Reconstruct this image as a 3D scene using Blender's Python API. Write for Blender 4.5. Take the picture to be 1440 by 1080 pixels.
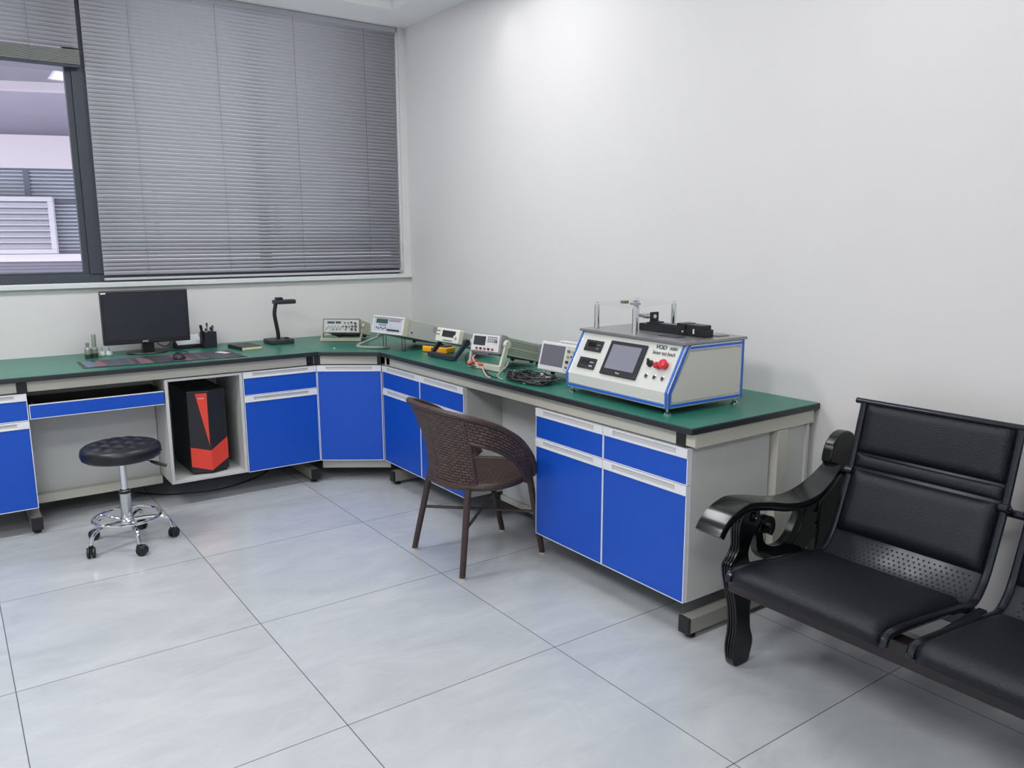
import bpy, bmesh, math, random
from mathutils import Vector, Matrix
PI = math.pi
random.seed(7)
for o in list(bpy.data.objects): bpy.data.objects.remove(o)
S = bpy.context.scene
COL = S.collection

# ------------------------------------------------------------------ camera
CAM = Vector((-2.8042, -5.185, 1.4411))
a, ph, ro = -.6207, -.1787, -.0034
r0 = Vector((math.cos(a), math.sin(a), 0)); f0 = Vector((-math.sin(a), math.cos(a), 0)); u0 = Vector((0, 0, 1))
CF = f0*math.cos(ph) + u0*math.sin(ph); cu = -f0*math.sin(ph) + u0*math.cos(ph)
CR = r0*math.cos(ro) + cu*math.sin(ro); CU = -r0*math.sin(ro) + cu*math.cos(ro)
cd = bpy.data.cameras.new('camera'); cam = bpy.data.objects.new('camera', cd); COL.objects.link(cam)
cam.matrix_world = Matrix(((CR.x, CU.x, -CF.x, CAM.x), (CR.y, CU.y, -CF.y, CAM.y), (CR.z, CU.z, -CF.z, CAM.z), (0, 0, 0, 1)))
cd.sensor_width = 36; cd.lens = 1120.4*36/1440; cd.clip_start = .02; cd.clip_end = 100
S.camera = cam
# ------------------------------------------------------------------ world, exposure
w = bpy.data.worlds.new('world'); S.world = w; w.use_nodes = True
bg = w.node_tree.nodes['Background']; bg.inputs[0].default_value = (.95, .94, 1, 1); bg.inputs[1].default_value = 2.2
S.view_settings.view_transform = 'Standard'; S.view_settings.look = 'None'
S.view_settings.exposure = 0.0; S.view_settings.gamma = 1
PANEL_W = 27      # watts of one recessed panel light
DOWN_W = .8       # watts of one downlight

# ------------------------------------------------------------------ materials
def lin(c):
    return tuple((v/255/12.92) if v/255 <= .04045 else ((v/255+.055)/1.055)**2.4 for v in c)
MATS = {}
def mat(name, rgb, rough=.5, metal=0., noise=0., nscale=20., bump=0., bscale=200., coat=0., spec=.5, trans=0., alpha=1.):
    if name in MATS: return MATS[name]
    m = bpy.data.materials.new(name); m.use_nodes = True; nt = m.node_tree; b = nt.nodes['Principled BSDF']
    c = lin(rgb)
    b.inputs['Base Color'].default_value = (*c, 1); b.inputs['Roughness'].default_value = rough
    b.inputs['Metallic'].default_value = metal; b.inputs['Specular IOR Level'].default_value = spec
    if coat: b.inputs['Coat Weight'].default_value = coat; b.inputs['Coat Roughness'].default_value = .08
    tc = nt.nodes.new('ShaderNodeTexCoord')
    if noise:
        n = nt.nodes.new('ShaderNodeTexNoise'); n.inputs['Scale'].default_value = nscale; n.inputs['Detail'].default_value = 5
        nt.links.new(tc.outputs['Object'], n.inputs['Vector'])
        r = nt.nodes.new('ShaderNodeMapRange'); r.inputs['From Min'].default_value = .3; r.inputs['From Max'].default_value = .7
        r.inputs['To Min'].default_value = 1-noise; r.inputs['To Max'].default_value = 1+noise
        nt.links.new(n.outputs['Fac'], r.inputs['Value'])
        mx = nt.nodes.new('ShaderNodeVectorMath'); mx.operation = 'SCALE'; mx.inputs[0].default_value = c
        nt.links.new(r.outputs[0], mx.inputs['Scale']); nt.links.new(mx.outputs[0], b.inputs['Base Color'])
    if bump:
        v = nt.nodes.new('ShaderNodeTexVoronoi'); v.inputs['Scale'].default_value = bscale
        nt.links.new(tc.outputs['Object'], v.inputs['Vector'])
        bp = nt.nodes.new('ShaderNodeBump'); bp.inputs['Strength'].default_value = bump; bp.inputs['Distance'].default_value = .002
        nt.links.new(v.outputs['Distance'], bp.inputs['Height']); nt.links.new(bp.outputs[0], b.inputs['Normal'])
    MATS[name] = m; return m
def emis(name, rgb, k):
    m = bpy.data.materials.new(name); m.use_nodes = True; b = m.node_tree.nodes['Principled BSDF']
    b.inputs['Base Color'].default_value = (.8, .8, .8, 1)
    b.inputs['Emission Color'].default_value = (*lin(rgb), 1); b.inputs['Emission Strength'].default_value = k
    return m
def clear(name, tint, gloss=.08, rough=.02):
    m = bpy.data.materials.new(name); m.use_nodes = True; nt = m.node_tree; nt.nodes.clear()
    o = nt.nodes.new('ShaderNodeOutputMaterial'); t = nt.nodes.new('ShaderNodeBsdfTransparent'); g = nt.nodes.new('ShaderNodeBsdfGlossy')
    t.inputs[0].default_value = (*tint, 1); g.inputs['Roughness'].default_value = rough
    x = nt.nodes.new('ShaderNodeMixShader'); x.inputs[0].default_value = gloss
    nt.links.new(t.outputs[0], x.inputs[1]); nt.links.new(g.outputs[0], x.inputs[2]); nt.links.new(x.outputs[0], o.inputs[0])
    return m

WALL = mat('wall_paint', (217, 215, 215), .6, noise=.01, nscale=3)
CEIL = mat('ceiling_paint', (226, 227, 226), .8)
BODY = mat('cabinet_laminate', (196, 198, 196), .42, noise=.015, nscale=8)
BEIGE = mat('frame_powder_coat', (190, 189, 178), .4)
BLUE = mat('blue_laminate', (4, 76, 186), .42, noise=.03, nscale=3)
EDGE = mat('black_edge', (34, 40, 44), .4)
BLACKP = mat('black_plastic', (22, 23, 25), .4)
HAND = mat('aluminium_grip', (226, 228, 232), .35)
HANDIN = mat('grip_recess', (198, 199, 200), .45)
WHITEE = mat('white_edge_band', (222, 226, 232), .4)
GREEN = mat('green_laminate', (38, 110, 92), .34, noise=.08, nscale=30)
CHROME = mat('chrome', (225, 228, 230), .09, 1.)
STEEL = mat('brushed_steel', (178, 182, 186), .3, 1.)
LEATHER = mat('black_leather', (16, 18, 27), .42, spec=.36, bump=.35, bscale=300, noise=.08, nscale=12)
LEATH2 = mat('stool_leather', (16, 16, 24), .36, bump=.1, bscale=500)
LACQ = mat('black_lacquer', (9, 11, 12), .2, coat=.25, spec=.4)
TUBEM = mat('black_steel_tube', (58, 62, 68), .2, .8)
SHEET = mat('dark_steel_sheet', (92, 94, 98), .42, .7)
BEAM = mat('brown_black_beam', (44, 36, 40), .4)
FRAME = mat('dark_window_frame', (58, 64, 74), .42)
STONE = mat('sill_stone', (214, 218, 218), .35, noise=.03, nscale=30)
SLAT = mat('blind_slat', (182, 183, 189), .45, .1)
CORD = mat('white_cord', (225, 225, 228), .6)
CORDG = mat('grey_cord', (120, 121, 128), .6)
BEADM = mat('blind_stack', (150, 154, 150), .5, .1)
GLASS = clear('window_glass', (.95, .96, .97))
ACRYL = clear('clear_acrylic', (.985, .99, .99), .04)

# floor: square polished grey porcelain tiles with thin dark joints
def floor_mat():
    m = bpy.data.materials.new('grey_marble_tiles'); m.use_nodes = True; nt = m.node_tree; b = nt.nodes['Principled BSDF']; L = nt.links
    N = nt.nodes.new
    tc = N('ShaderNodeTexCoord'); mp = N('ShaderNodeMapping'); L.new(tc.outputs['Object'], mp.inputs[0])
    mp.inputs['Location'].default_value = (2.7392, 1.5153, 0)
    br = N('ShaderNodeTexBrick'); L.new(mp.outputs[0], br.inputs['Vector'])
    br.offset = 0; br.squash = 1
    for k, v in (('Scale', 1), ('Mortar Size', .0016), ('Mortar Smooth', 0), ('Bias', 0), ('Brick Width', .8), ('Row Height', .8)): br.inputs[k].default_value = v
    # per tile offset for veins
    sn = N('ShaderNodeVectorMath'); sn.operation = 'SNAP'; sn.inputs[1].default_value = (.8, .8, 10); L.new(mp.outputs[0], sn.inputs[0])
    wn = N('ShaderNodeTexWhiteNoise'); wn.noise_dimensions = '3D'; L.new(sn.outputs[0], wn.inputs['Vector'])
    sc = N('ShaderNodeVectorMath'); sc.operation = 'SCALE'; sc.inputs['Scale'].default_value = 9; L.new(wn.outputs['Color'], sc.inputs[0])
    ad = N('ShaderNodeVectorMath'); ad.operation = 'ADD'; L.new(mp.outputs[0], ad.inputs[0]); L.new(sc.outputs[0], ad.inputs[1])
    m2 = N('ShaderNodeMapping'); m2.inputs['Rotation'].default_value = (0, 0, .7); m2.inputs['Scale'].default_value = (1, 2.2, 1); L.new(ad.outputs[0], m2.inputs[0])
    n1 = N('ShaderNodeTexNoise'); n1.inputs['Scale'].default_value = 2.3; n1.inputs['Detail'].default_value = 9; n1.inputs['Roughness'].default_value = .62; n1.inputs['Distortion'].default_value = .8
    L.new(m2.outputs[0], n1.inputs['Vector'])
    cr = N('ShaderNodeValToRGB'); e = cr.color_ramp.elements
    e[0].position = .3; e[0].color = (*lin((170, 174, 177)), 1); e[1].position = .72; e[1].color = (*lin((190, 193, 195)), 1)
    k = e.new(.5); k.color = (*lin((179, 183, 187)), 1)
    L.new(n1.outputs['Fac'], cr.inputs[0])
    n2 = N('ShaderNodeTexNoise'); n2.inputs['Scale'].default_value = 1.3; n2.inputs['Detail'].default_value = 6; n2.inputs['Distortion'].default_value = 1.6; L.new(m2.outputs[0], n2.inputs['Vector'])
    ab = N('ShaderNodeMath'); ab.operation = 'SUBTRACT'; ab.inputs[1].default_value = .5; L.new(n2.outputs['Fac'], ab.inputs[0])
    a2 = N('ShaderNodeMath'); a2.operation = 'ABSOLUTE'; L.new(ab.outputs[0], a2.inputs[0])
    mr = N('ShaderNodeMapRange'); mr.inputs['From Max'].default_value = .02; mr.inputs['To Min'].default_value = .09; mr.inputs['To Max'].default_value = 0; L.new(a2.outputs[0], mr.inputs['Value'])
    mv = N('ShaderNodeMix'); mv.data_type = 'RGBA'; mv.inputs['B'].default_value = (*lin((208, 211, 214)), 1)
    L.new(mr.outputs[0], mv.inputs['Factor']); L.new(cr.outputs[0], mv.inputs['A'])
    mx = N('ShaderNodeMix'); mx.data_type = 'RGBA'; mx.inputs['B'].default_value = (*lin((92, 94, 96)), 1)
    L.new(br.outputs['Fac'], mx.inputs['Factor']); L.new(mv.outputs['Result'], mx.inputs['A']); L.new(mx.outputs['Result'], b.inputs['Base Color'])
    b.inputs['Roughness'].default_value = .2; b.inputs['Specular IOR Level'].default_value = .45
    return m
FLOOR = floor_mat()

def weave_mat():
    m = bpy.data.materials.new('brown_woven_rattan'); m.use_nodes = True; nt = m.node_tree; b = nt.nodes['Principled BSDF']; L = nt.links; N = nt.nodes.new
    tc = N('ShaderNodeTexCoord'); br = N('ShaderNodeTexBrick'); L.new(tc.outputs['UV'], br.inputs['Vector'])
    br.offset = .5
    for k, v in (('Scale', 1), ('Mortar Size', .003), ('Mortar Smooth', .6), ('Bias', 0), ('Brick Width', .030), ('Row Height', .0135)): br.inputs[k].default_value = v
    br.inputs['Color1'].default_value = (*lin((74, 58, 54)), 1); br.inputs['Color2'].default_value = (*lin((98, 74, 66)), 1); br.inputs['Mortar'].default_value = (*lin((24, 19, 19)), 1)
    L.new(br.outputs['Color'], b.inputs['Base Color'])
    bp = N('ShaderNodeBump'); bp.invert = True; bp.inputs['Strength'].default_value = .9; bp.inputs['Distance'].default_value = .003
    L.new(br.outputs['Fac'], bp.inputs['Height']); L.new(bp.outputs[0], b.inputs['Normal'])
    b.inputs['Roughness'].default_value = .5
    return m
WEAVE = weave_mat()
RATT = mat('rattan_wrap', (62, 47, 44), .45, noise=.25, nscale=60)

# ------------------------------------------------------------------ mesh helpers
def B(): return bmesh.new()
def box(bm, x0, x1, y0, y1, z0, z1, M=None):
    co = [(x, y, z) for z in (z0, z1) for y in (y0, y1) for x in (x0, x1)]
    v = [bm.verts.new((M @ Vector(c)) if M else c) for c in co]
    for f in ((0, 2, 3, 1), (4, 5, 7, 6), (0, 1, 5, 4), (2, 6, 7, 3), (0, 4, 6, 2), (1, 3, 7, 5)): bm.faces.new([v[i] for i in f])
    return bm
def prism(bm, poly, f0, f1, n=None):
    """poly: list of 2D points; f0/f1 map a 2D point to the 3D ends"""
    A = [bm.verts.new(f0(p)) for p in poly]; C_ = [bm.verts.new(f1(p)) for p in poly]; k = len(poly)
    bm.faces.new(A); bm.faces.new(C_[::-1])
    for i in range(k): bm.faces.new((A[i], C_[i], C_[(i+1) % k], A[(i+1) % k]))
    bmesh.ops.recalc_face_normals(bm, faces=bm.faces)
    return bm
def xz(bm, poly, y0, y1): return prism(bm, poly, lambda p: (p[0], y0, p[1]), lambda p: (p[0], y1, p[1]))
def yz(bm, poly, x0, x1): return prism(bm, poly, lambda p: (x0, p[0], p[1]), lambda p: (x1, p[0], p[1]))
def xy(bm, poly, z0, z1): return prism(bm, poly, lambda p: (p[0], p[1], z0), lambda p: (p[0], p[1], z1))
def frame_of(d):
    d = Vector(d).normalized(); t = Vector((0, 0, 1)) if abs(d.z) < .95 else Vector((1, 0, 0))
    x = t.cross(d).normalized(); return x, d.cross(x).normalized()
def cyl(bm, p0, p1, r0, r1=None, seg=20):
    p0, p1 = Vector(p0), Vector(p1); r1 = r0 if r1 is None else r1; x, y = frame_of(p1-p0)
    A = []; C_ = []
    for i in range(seg):
        t = 2*PI*i/seg; d = x*math.cos(t)+y*math.sin(t); A.append(bm.verts.new(p0+d*r0)); C_.append(bm.verts.new(p1+d*r1))
    bm.faces.new(A[::-1]); bm.faces.new(C_)
    for i in range(seg): bm.faces.new((A[i], A[(i+1) % seg], C_[(i+1) % seg], C_[i]))
    return bm
def lathe(bm, prof, c=(0, 0, 0), seg=32, axis=None):
    """prof: (r, h) from bottom to top around axis through c"""
    c = Vector(c); ax = Vector(axis).normalized() if axis else Vector((0, 0, 1)); x, y = frame_of(ax)
    rings = []
    for r, h in prof:
        if r < 1e-6: rings.append([bm.verts.new(c+ax*h)])
        else: rings.append([bm.verts.new(c+ax*h+(x*math.cos(2*PI*i/seg)+y*math.sin(2*PI*i/seg))*r) for i in range(seg)])
    for A, D in zip(rings, rings[1:]):
        for i in range(seg):
            j = (i+1) % seg
            if len(A) == 1 and len(D) == 1: continue
            if len(A) == 1: bm.faces.new((A[0], D[j], D[i]))
            elif len(D) == 1: bm.faces.new((A[i], A[j], D[0]))
            else: bm.faces.new((A[i], A[j], D[j], D[i]))
    if len(rings[0]) > 1: bm.faces.new(rings[0][::-1])
    if len(rings[-1]) > 1: bm.faces.new(rings[-1])
    bmesh.ops.recalc_face_normals(bm, faces=bm.faces)
    return bm
def spline(pts, n=8, closed=False):
    P = [Vector(p) for p in pts]; out = []; k = len(P)
    g = (lambda i: P[i % k]) if closed else (lambda i: P[max(0, min(k-1, i))])
    for i in range(k if closed else k-1):
        a_, b_, c_, d_ = g(i-1), g(i), g(i+1), g(i+2)
        for j in range(n):
            t = j/n; out.append(.5*((2*b_)+(c_-a_)*t+(2*a_-5*b_+4*c_-d_)*t*t+(3*b_-a_-3*c_+d_)*t**3))
    if not closed: out.append(P[-1])
    return out
def tube(bm, pts, r, seg=10, closed=False, flat=None):
    P = [Vector(p) for p in pts]; k = len(P); rings = []; x = None
    for i, p in enumerate(P):
        if closed: d = P[(i+1) % k]-P[i-1]
        else: d = P[min(i+1, k-1)]-P[max(i-1, 0)]
        d.normalize()
        if x is None: x, y = frame_of(d)
        else:
            x = (x-d*x.dot(d)).normalized()
        y = d.cross(x)
        rr = r[i] if isinstance(r, (list, tuple)) else r
        rings.append([bm.verts.new(p+(x*math.cos(2*PI*j/seg)+y*math.sin(2*PI*j/seg))*rr) for j in range(seg)])
    rg = range(k if closed else k-1)
    for i in rg:
        A, D = rings[i], rings[(i+1) % k]
        for j in range(seg): bm.faces.new((A[j], A[(j+1) % seg], D[(j+1) % seg], D[j]))
    if not closed: bm.faces.new(rings[0][::-1]); bm.faces.new(rings[-1])
    bmesh.ops.recalc_face_normals(bm, faces=bm.faces)
    return bm
def grid(bm, G, uv=None):
    """G[i][j] points; uv same shape"""
    V = [[bm.verts.new(p) for p in row] for row in G]; ul = bm.loops.layers.uv.verify() if uv else None
    for i in range(len(V)-1):
        for j in range(len(V[0])-1):
            f = bm.faces.new((V[i][j], V[i+1][j], V[i+1][j+1], V[i][j+1]))
            if uv:
                for l, (q, s) in zip(f.loops, ((i, j), (i+1, j), (i+1, j+1), (i, j+1))): l[ul].uv = uv[q][s]
    return V
def stroke(pts, ws, n=8):
    P = spline([(p[0], p[1], 0) for p in pts], n); W = spline([(w_, 0, 0) for w_ in ws], n); A = []; D = []
    for i, p in enumerate(P):
        d = (P[min(i+1, len(P)-1)]-P[max(i-1, 0)]).normalized(); nn = Vector((-d.y, d.x, 0)); h = W[i].x/2
        A.append((p+nn*h)[:2]); D.append((p-nn*h)[:2])
    return A, D
def stroke_xz(bm, pts, ws, y0, y1, n=6):
    A, D = stroke(pts, ws, n)
    a0 = [bm.verts.new((p[0], y0, p[1])) for p in A]; a1 = [bm.verts.new((p[0], y1, p[1])) for p in A]
    d0 = [bm.verts.new((p[0], y0, p[1])) for p in D]; d1 = [bm.verts.new((p[0], y1, p[1])) for p in D]
    for i in range(len(A)-1):
        for q in ((a0[i], a0[i+1], d0[i+1], d0[i]), (a1[i], d1[i], d1[i+1], a1[i+1]), (a0[i], a1[i], a1[i+1], a0[i+1]), (d0[i], d0[i+1], d1[i+1], d1[i])): bm.faces.new(q)
    bm.faces.new((a0[0], d0[0], d1[0], a1[0])); bm.faces.new((a0[-1], a1[-1], d1[-1], d0[-1]))
    bmesh.ops.recalc_face_normals(bm, faces=bm.faces)
    return bm
def obj(name, bm, m, parent=None, smooth=False, bevel=0., segs=2, label=None, angle=35, solid=0., subd=0, off=0.):
    me = bpy.data.meshes.new(name); bm.to_mesh(me); bm.free(); me.materials.append(m)
    o = bpy.data.objects.new(name, me); COL.objects.link(o)
    if parent: o.parent = parent
    if solid:
        md = o.modifiers.new('solid', 'SOLIDIFY'); md.thickness = solid; md.offset = off
    if bevel:
        md = o.modifiers.new('bevel', 'BEVEL'); md.width = bevel; md.segments = segs; md.limit_method = 'ANGLE'; md.angle_limit = math.radians(40)
    if subd:
        md = o.modifiers.new('sub', 'SUBSURF'); md.levels = subd; md.render_levels = subd
    if smooth:
        for p in me.polygons: p.use_smooth = True
        try: me.set_sharp_from_angle(angle=math.radians(angle))
        except Exception: pass
    if label: o['label'] = label
    return o
def thing(name, label, cat, loc=(0, 0, 0), rz=0., group=None, M=None):
    o = bpy.data.objects.new(name, None); COL.objects.link(o); o.empty_display_size = .05
    if M is not None: o.matrix_world = M
    else: o.location = loc; o.rotation_euler = (0, 0, rz)
    o['label'] = label; o['category'] = cat
    if group: o['group'] = group
    return o
def tag(o, label, cat, group=None, kind=None):
    o['label'] = label; o['category'] = cat
    if group: o['group'] = group
    if kind: o['kind'] = kind
    return o
def struct(name, bm, m, label=None, **k):
    o = obj(name, bm, m, **k); o['kind'] = 'structure'
    if label: o['label'] = label
    return o
def dup(root, loc=None, rz=None, label=None, group=None):
    r = root.copy(); COL.objects.link(r)
    if loc is not None: r.location = loc
    if rz is not None: r.rotation_euler = (0, 0, rz)
    if label: r['label'] = label
    if group: r['group'] = group
    for ch in list(root.children):
        c = ch.copy(); COL.objects.link(c); c.parent = r
        for g in list(ch.children):
            d = g.copy(); COL.objects.link(d); d.parent = c
    return r
def text(name, s, size, M, m, parent=None, ext=.0004, label=None, shear=0., sx=1., bold=0.):
    cu_ = bpy.data.curves.new(name, 'FONT'); cu_.body = s; cu_.size = size; cu_.extrude = ext; cu_.offset = size*bold; cu_.align_x = 'CENTER'; cu_.align_y = 'CENTER'; cu_.shear = shear
    t = bpy.data.objects.new(name+'_tmp', cu_); COL.objects.link(t)
    dg = bpy.context.evaluated_depsgraph_get(); me = bpy.data.meshes.new_from_object(t.evaluated_get(dg))
    bpy.data.objects.remove(t); bpy.data.curves.remove(cu_)
    me.transform(M @ Matrix.Diagonal((sx, 1, 1, 1))); me.materials.clear(); me.materials.append(m)
    me.name = name
    o = bpy.data.objects.new(name, me); COL.objects.link(o)
    if parent: o.parent = parent
    if label: o['label'] = label
    return o
def basis(o, x, y):
    x = Vector(x).normalized(); y = Vector(y).normalized(); z = x.cross(y).normalized(); o = Vector(o)
    return Matrix(((x.x, y.x, z.x, o.x), (x.y, y.y, z.y, o.y), (x.z, y.z, z.z, o.z), (0, 0, 0, 1)))

HC = .80; D = .75; LY = -3.3745; ZC = 2.88
XL, YB = -6.2, -7.6
# ================================================================== room shell
struct('floor', box(B(), XL-.15, .15, YB-.15, .2, -.1, 0), FLOOR, 'polished light grey marble-look square floor tiles')
struct('wall_right', box(B(), 0, .15, YB-.15, .2, 0, 3.2), WALL, 'plain pale grey wall on the right')
bm = B(); box(bm, XL, 0, 0, .2, 0, 1.178); box(bm, XL, -4.05, 0, .2, 1.178, 3.2); box(bm, -.052, 0, 0, .2, 1.178, 2.88); box(bm, -4.05, 0, 0, .2, 2.88, 3.2)
struct('wall_back', bm, WALL, 'pale wall under and around the wide window')
struct('wall_left', box(B(), XL-.15, XL, YB-.15, .2, 0, 3.2), WALL)
struct('wall_front', box(B(), XL, 0, YB-.15, YB, 0, 3.2), WALL)
# ceiling: dropped border with a raised middle
CX0, CX1, CY0, CY1 = -5.6, -.285, -7.0, -.365
bm = B()
box(bm, XL, 0, CY1, 0, ZC, 3.06); box(bm, XL, 0, YB, CY0, ZC, 3.06); box(bm, CX1, 0, CY0, CY1, ZC, 3.06); box(bm, XL, CX0, CY0, CY1, ZC, 3.06)
box(bm, XL, 0, YB, 0, 3.06, 3.2)
struct('ceiling', bm, CEIL, 'white ceiling with dropped border and raised middle')

# window
bm = B(); box(bm, -4.05, 0, -.03, 0, 1.178, 1.205); box(bm, -4.05, -.052, 0, .2, 1.1785, 1.205)
struct('trim_1', bm, STONE, 'pale stone window sill', bevel=.003)
win = bpy.data.objects.new('window_1', None); COL.objects.link(win); win['kind'] = 'structure'; win['label'] = 'wide dark-framed window behind grey blinds'
WX0 = -4.05; ZT = 2.88; ZB = 1.205
bm = B(); Y0, Y1 = .07, .13
box(bm, WX0, -.052, Y0, Y1, ZB, ZB+.05); box(bm, WX0, -.052, Y0, Y1, ZT-.05, ZT); box(bm, WX0, WX0+.06, Y0, Y1, ZB+.05, ZT-.05); box(bm, -.09, -.052, Y0, Y1, ZB+.05, ZT-.05)
box(bm, -2.075, -2.0, Y0-.01, Y1, ZB+.05, ZT-.05); box(bm, -1.05, -.99, Y0, Y1, ZB+.05, ZT-.05)
obj('window_frame', bm, FRAME, win, bevel=.003)
bm = B()
box(bm, -2.108, -2.075, Y0+.005, Y1-.01, ZB+.05, ZT-.05); box(bm, -3.05, -3.0, Y0+.005, Y1-.01, ZB+.05, ZT-.05)
box(bm, -3.0, -2.108, Y0+.005, Y1-.01, ZB+.05, ZB+.062); box(bm, -3.0, -2.108, Y0+.005, Y1-.01, ZT-.08, ZT-.05)
obj('sash', bm, FRAME, win, bevel=.002)
obj('glass', box(B(), WX0+.06, -.09, .098, .103, ZB+.05, ZT-.05), GLASS, win)

# blinds
def blind(x0, x1, ztop, zbot, stack, label, y=.03, cord=True):
    t = thing('venetian_blind', label, 'blind', ((x0+x1)/2, y, zbot)); hw = (x1-x0)/2; H = ztop-zbot
    obj('headrail', box(B(), -hw, hw, -.016, .016, H-.03, H), SLAT, t, bevel=.002)
    pitch = .0232; bm = B(); z = H-.045; tl = math.radians(59)
    while z > stack+.022:
        rows = []
        for s in (-1, -.33, .33, 1):
            u = s*.0125; b = .0022*(1-s*s)
            rows.append((-(u*math.cos(tl))-b*math.sin(tl)*1.0, z-u*math.sin(tl)*-1 - 0 if False else z+u*math.sin(tl)-b*math.cos(tl)*-1))
        sag = random.uniform(-.0012, .0012)
        for i in range(3):
            (ya, za), (yb, zb_) = rows[i], rows[i+1]
            q = [(-hw+.004, ya, za+sag), (hw-.004, ya, za-sag*.5), (hw-.004, yb, zb_-sag*.5), (-hw+.004, yb, zb_+sag)]
            bm.faces.new([bm.verts.new(p) for p in q])
        z -= pitch
    bmesh.ops.remove_doubles(bm, verts=bm.verts, dist=.00001)
    o = obj('slats', bm, SLAT, t, smooth=True, solid=.0005)
    if stack > .03:
        bm = B(); z = .018
        while z < stack: box(bm, -hw+.004, hw-.004, -.0125, .0125, z, z+.0026); z += .0052
        obj('gathered_slats', bm, BEADM, t, label='stack of gathered slats')
    obj('bottom_rail', box(B(), -hw+.003, hw-.003, -.013, .013, 0, .014), FRAME if stack > .03 else SLAT, t, bevel=.003)
    n = 4
    for i in range(n):
        xx = -hw+2*hw*(i+.5)/n
        obj('ladder_cord', box(B(), xx-.0010, xx+.0010, -.0150, -.0142, .01, H-.03), CORDG, t)
    if cord:
        bm = B(); pts = []
        k = 60
        for i in range(k+1): pts.append((hw+.003, -.020+.003*math.sin(i*1.4), H-.03-(H-.045)*i/k))
        tube(bm, pts, .0022, 6)
        for i in range(70):
            zz = H-.04-(H-.06)*i/70; box(bm, hw-.001, hw+.007, -.024, -.017, zz, zz+.006)
        obj('pull_chain', bm, CORD, t, smooth=True)
    return t
blind(-2.012, -.060, 2.879, 1.216, 0, 'closed grey venetian blind covering the right part of the window')
blind(-3.98, -2.028, 2.879, 2.392, .095, 'partly raised grey venetian blind at the far left of the window', cord=False)

# ================================================================== lights of the room
DIFF = emis('panel_diffuser', (250, 252, 255), 4)
def panel(x, y, label, k_=1):
    t = thing('ceiling_panel_light', label, 'ceiling light', (x, y, 3.06), group='flat panel lights in the raised ceiling')
    bm = B(); box(bm, -.62, .62, -.32, -.30, -.02, 0); box(bm, -.62, .62, .30, .32, -.02, 0); box(bm, -.62, -.60, -.30, .30, -.02, 0); box(bm, .60, .62, -.30, .30, -.02, 0)
    obj('frame', bm, HAND, t)
    obj('diffuser', box(B(), -.60, .60, -.30, .30, -.012, -.004), DIFF, t)
    l = bpy.data.lights.new('panel_lamp', 'AREA'); l.shape = 'RECTANGLE'; l.size = 1.15; l.size_y = .55; l.energy = PANEL_W*k_; l.color = (1, 1, 1)
    o = bpy.data.objects.new('panel_lamp', l); COL.objects.link(o); o.parent = t; o.location = (0, 0, -.022)
for x, y, k_, lab in ((-1.1, -1.7, .64, 'near the corner of window and right wall'), (-3.6, -1.7, 1.5, 'near the left part of the window'), (-1.1, -3.85, .25, 'beside the right wall'), (-3.6, -3.85, 1.2, 'in the middle left of the room'), (-3.6, -6.0, 2.2, 'at the back of the room')):
    panel(x, y, 'flat rectangular panel light in the raised ceiling, '+lab, k_)
def down(x, y, lab, wts=None, spot=2.1):
    t = thing('downlight', 'small round recessed downlight '+lab, 'ceiling light', (x, y, ZC), group='recessed downlights')
    bm = B(); lathe(bm, [(.036, -.004), (.047, -.004), (.047, 0), (.036, 0)], seg=28); obj('trim_ring', bm, HAND, t)
    obj('lens', cyl(B(), (0, 0, -.003), (0, 0, -.001), .035), emis('downlight_lens', (255, 250, 240), 8) if 'dl' not in MATS else MATS['dl'], t)
    l = bpy.data.lights.new('downlight_lamp', 'SPOT'); l.energy = wts or DOWN_W; l.spot_size = spot; l.spot_blend = 1; l.shadow_soft_size = .035; l.color = (1, .985, .95)
    o = bpy.data.objects.new('downlight_lamp', l); COL.objects.link(o); o.parent = t; o.location = (0, 0, -.02)
MATS['dl'] = emis('downlight_lens_shared', (255, 250, 240), 8)
down(-.15, -1.26, 'above the right wall nearest the window', 2.2, 1.6)
for x, lab in ((-1.9, 'above the window over the computer'), (-3.6, 'above the far left end of the window')): down(x, -.24, lab)
for y, lab in ((-3.0, 'above the test bench machine'), (-4.7, 'above the waiting bench'), (-6.3, 'above the right wall behind the camera')): down(-.15, y, lab)

# ================================================================== beyond the window
FS, FZ = math.radians(-20), 0
fac = thing('building', 'white and grey facade with glazing seen through the window', 'building', (-2.3, 3.5, 0), FS)
PURP = mat('grey_cladding', (176, 171, 192), .6, noise=.03, nscale=4); SOFF = mat('grey_soffit', (138, 136, 150), .7, noise=.03, nscale=3)
WHT = mat('white_cladding', (232, 224, 234), .6); PANE = mat('hazy_glazing', (150, 158, 176), .25); DKM = mat('grey_mullion', (98, 104, 124), .5)
obj('cladding', box(B(), -4, 5, .1, .3, -1, 4), PURP, fac)
bm = B(); box(bm, -4, 5, -.02, .1, 2.771, 2.84); obj('beam', bm, WHT, fac, label='white beam')
obj('fascia', box(B(), -4, 5, -.02, .1, 2.094, 2.383), WHT, fac, label='broad white band')
obj('soffit', box(B(), -4, 5, -1.6, .3, 2.84, 2.95), SOFF, fac)
bm = B(); box(bm, -4, 5, .04, .1, 1.33, 2.094)
obj('glazing', bm, PANE, fac)
bm = B()
for xx in (-1.9, -.83, .236, 1.3, 2.4): box(bm, xx, xx+.046, -.0, .06, 1.33, 2.094)
box(bm, -4, 5, .0, .05, 1.79, 1.81); box(bm, -4, 5, .0, .05, 2.08, 2.094)
obj('mullion', bm, DKM, fac)
bm = B()
for k in range(22): box(bm, -4, 5, .015, .04, 1.36+k*.0335, 1.36+k*.0335+.014)
obj('interior_blind', bm, mat('pale_slats', (186, 192, 206), .5), fac)
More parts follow.
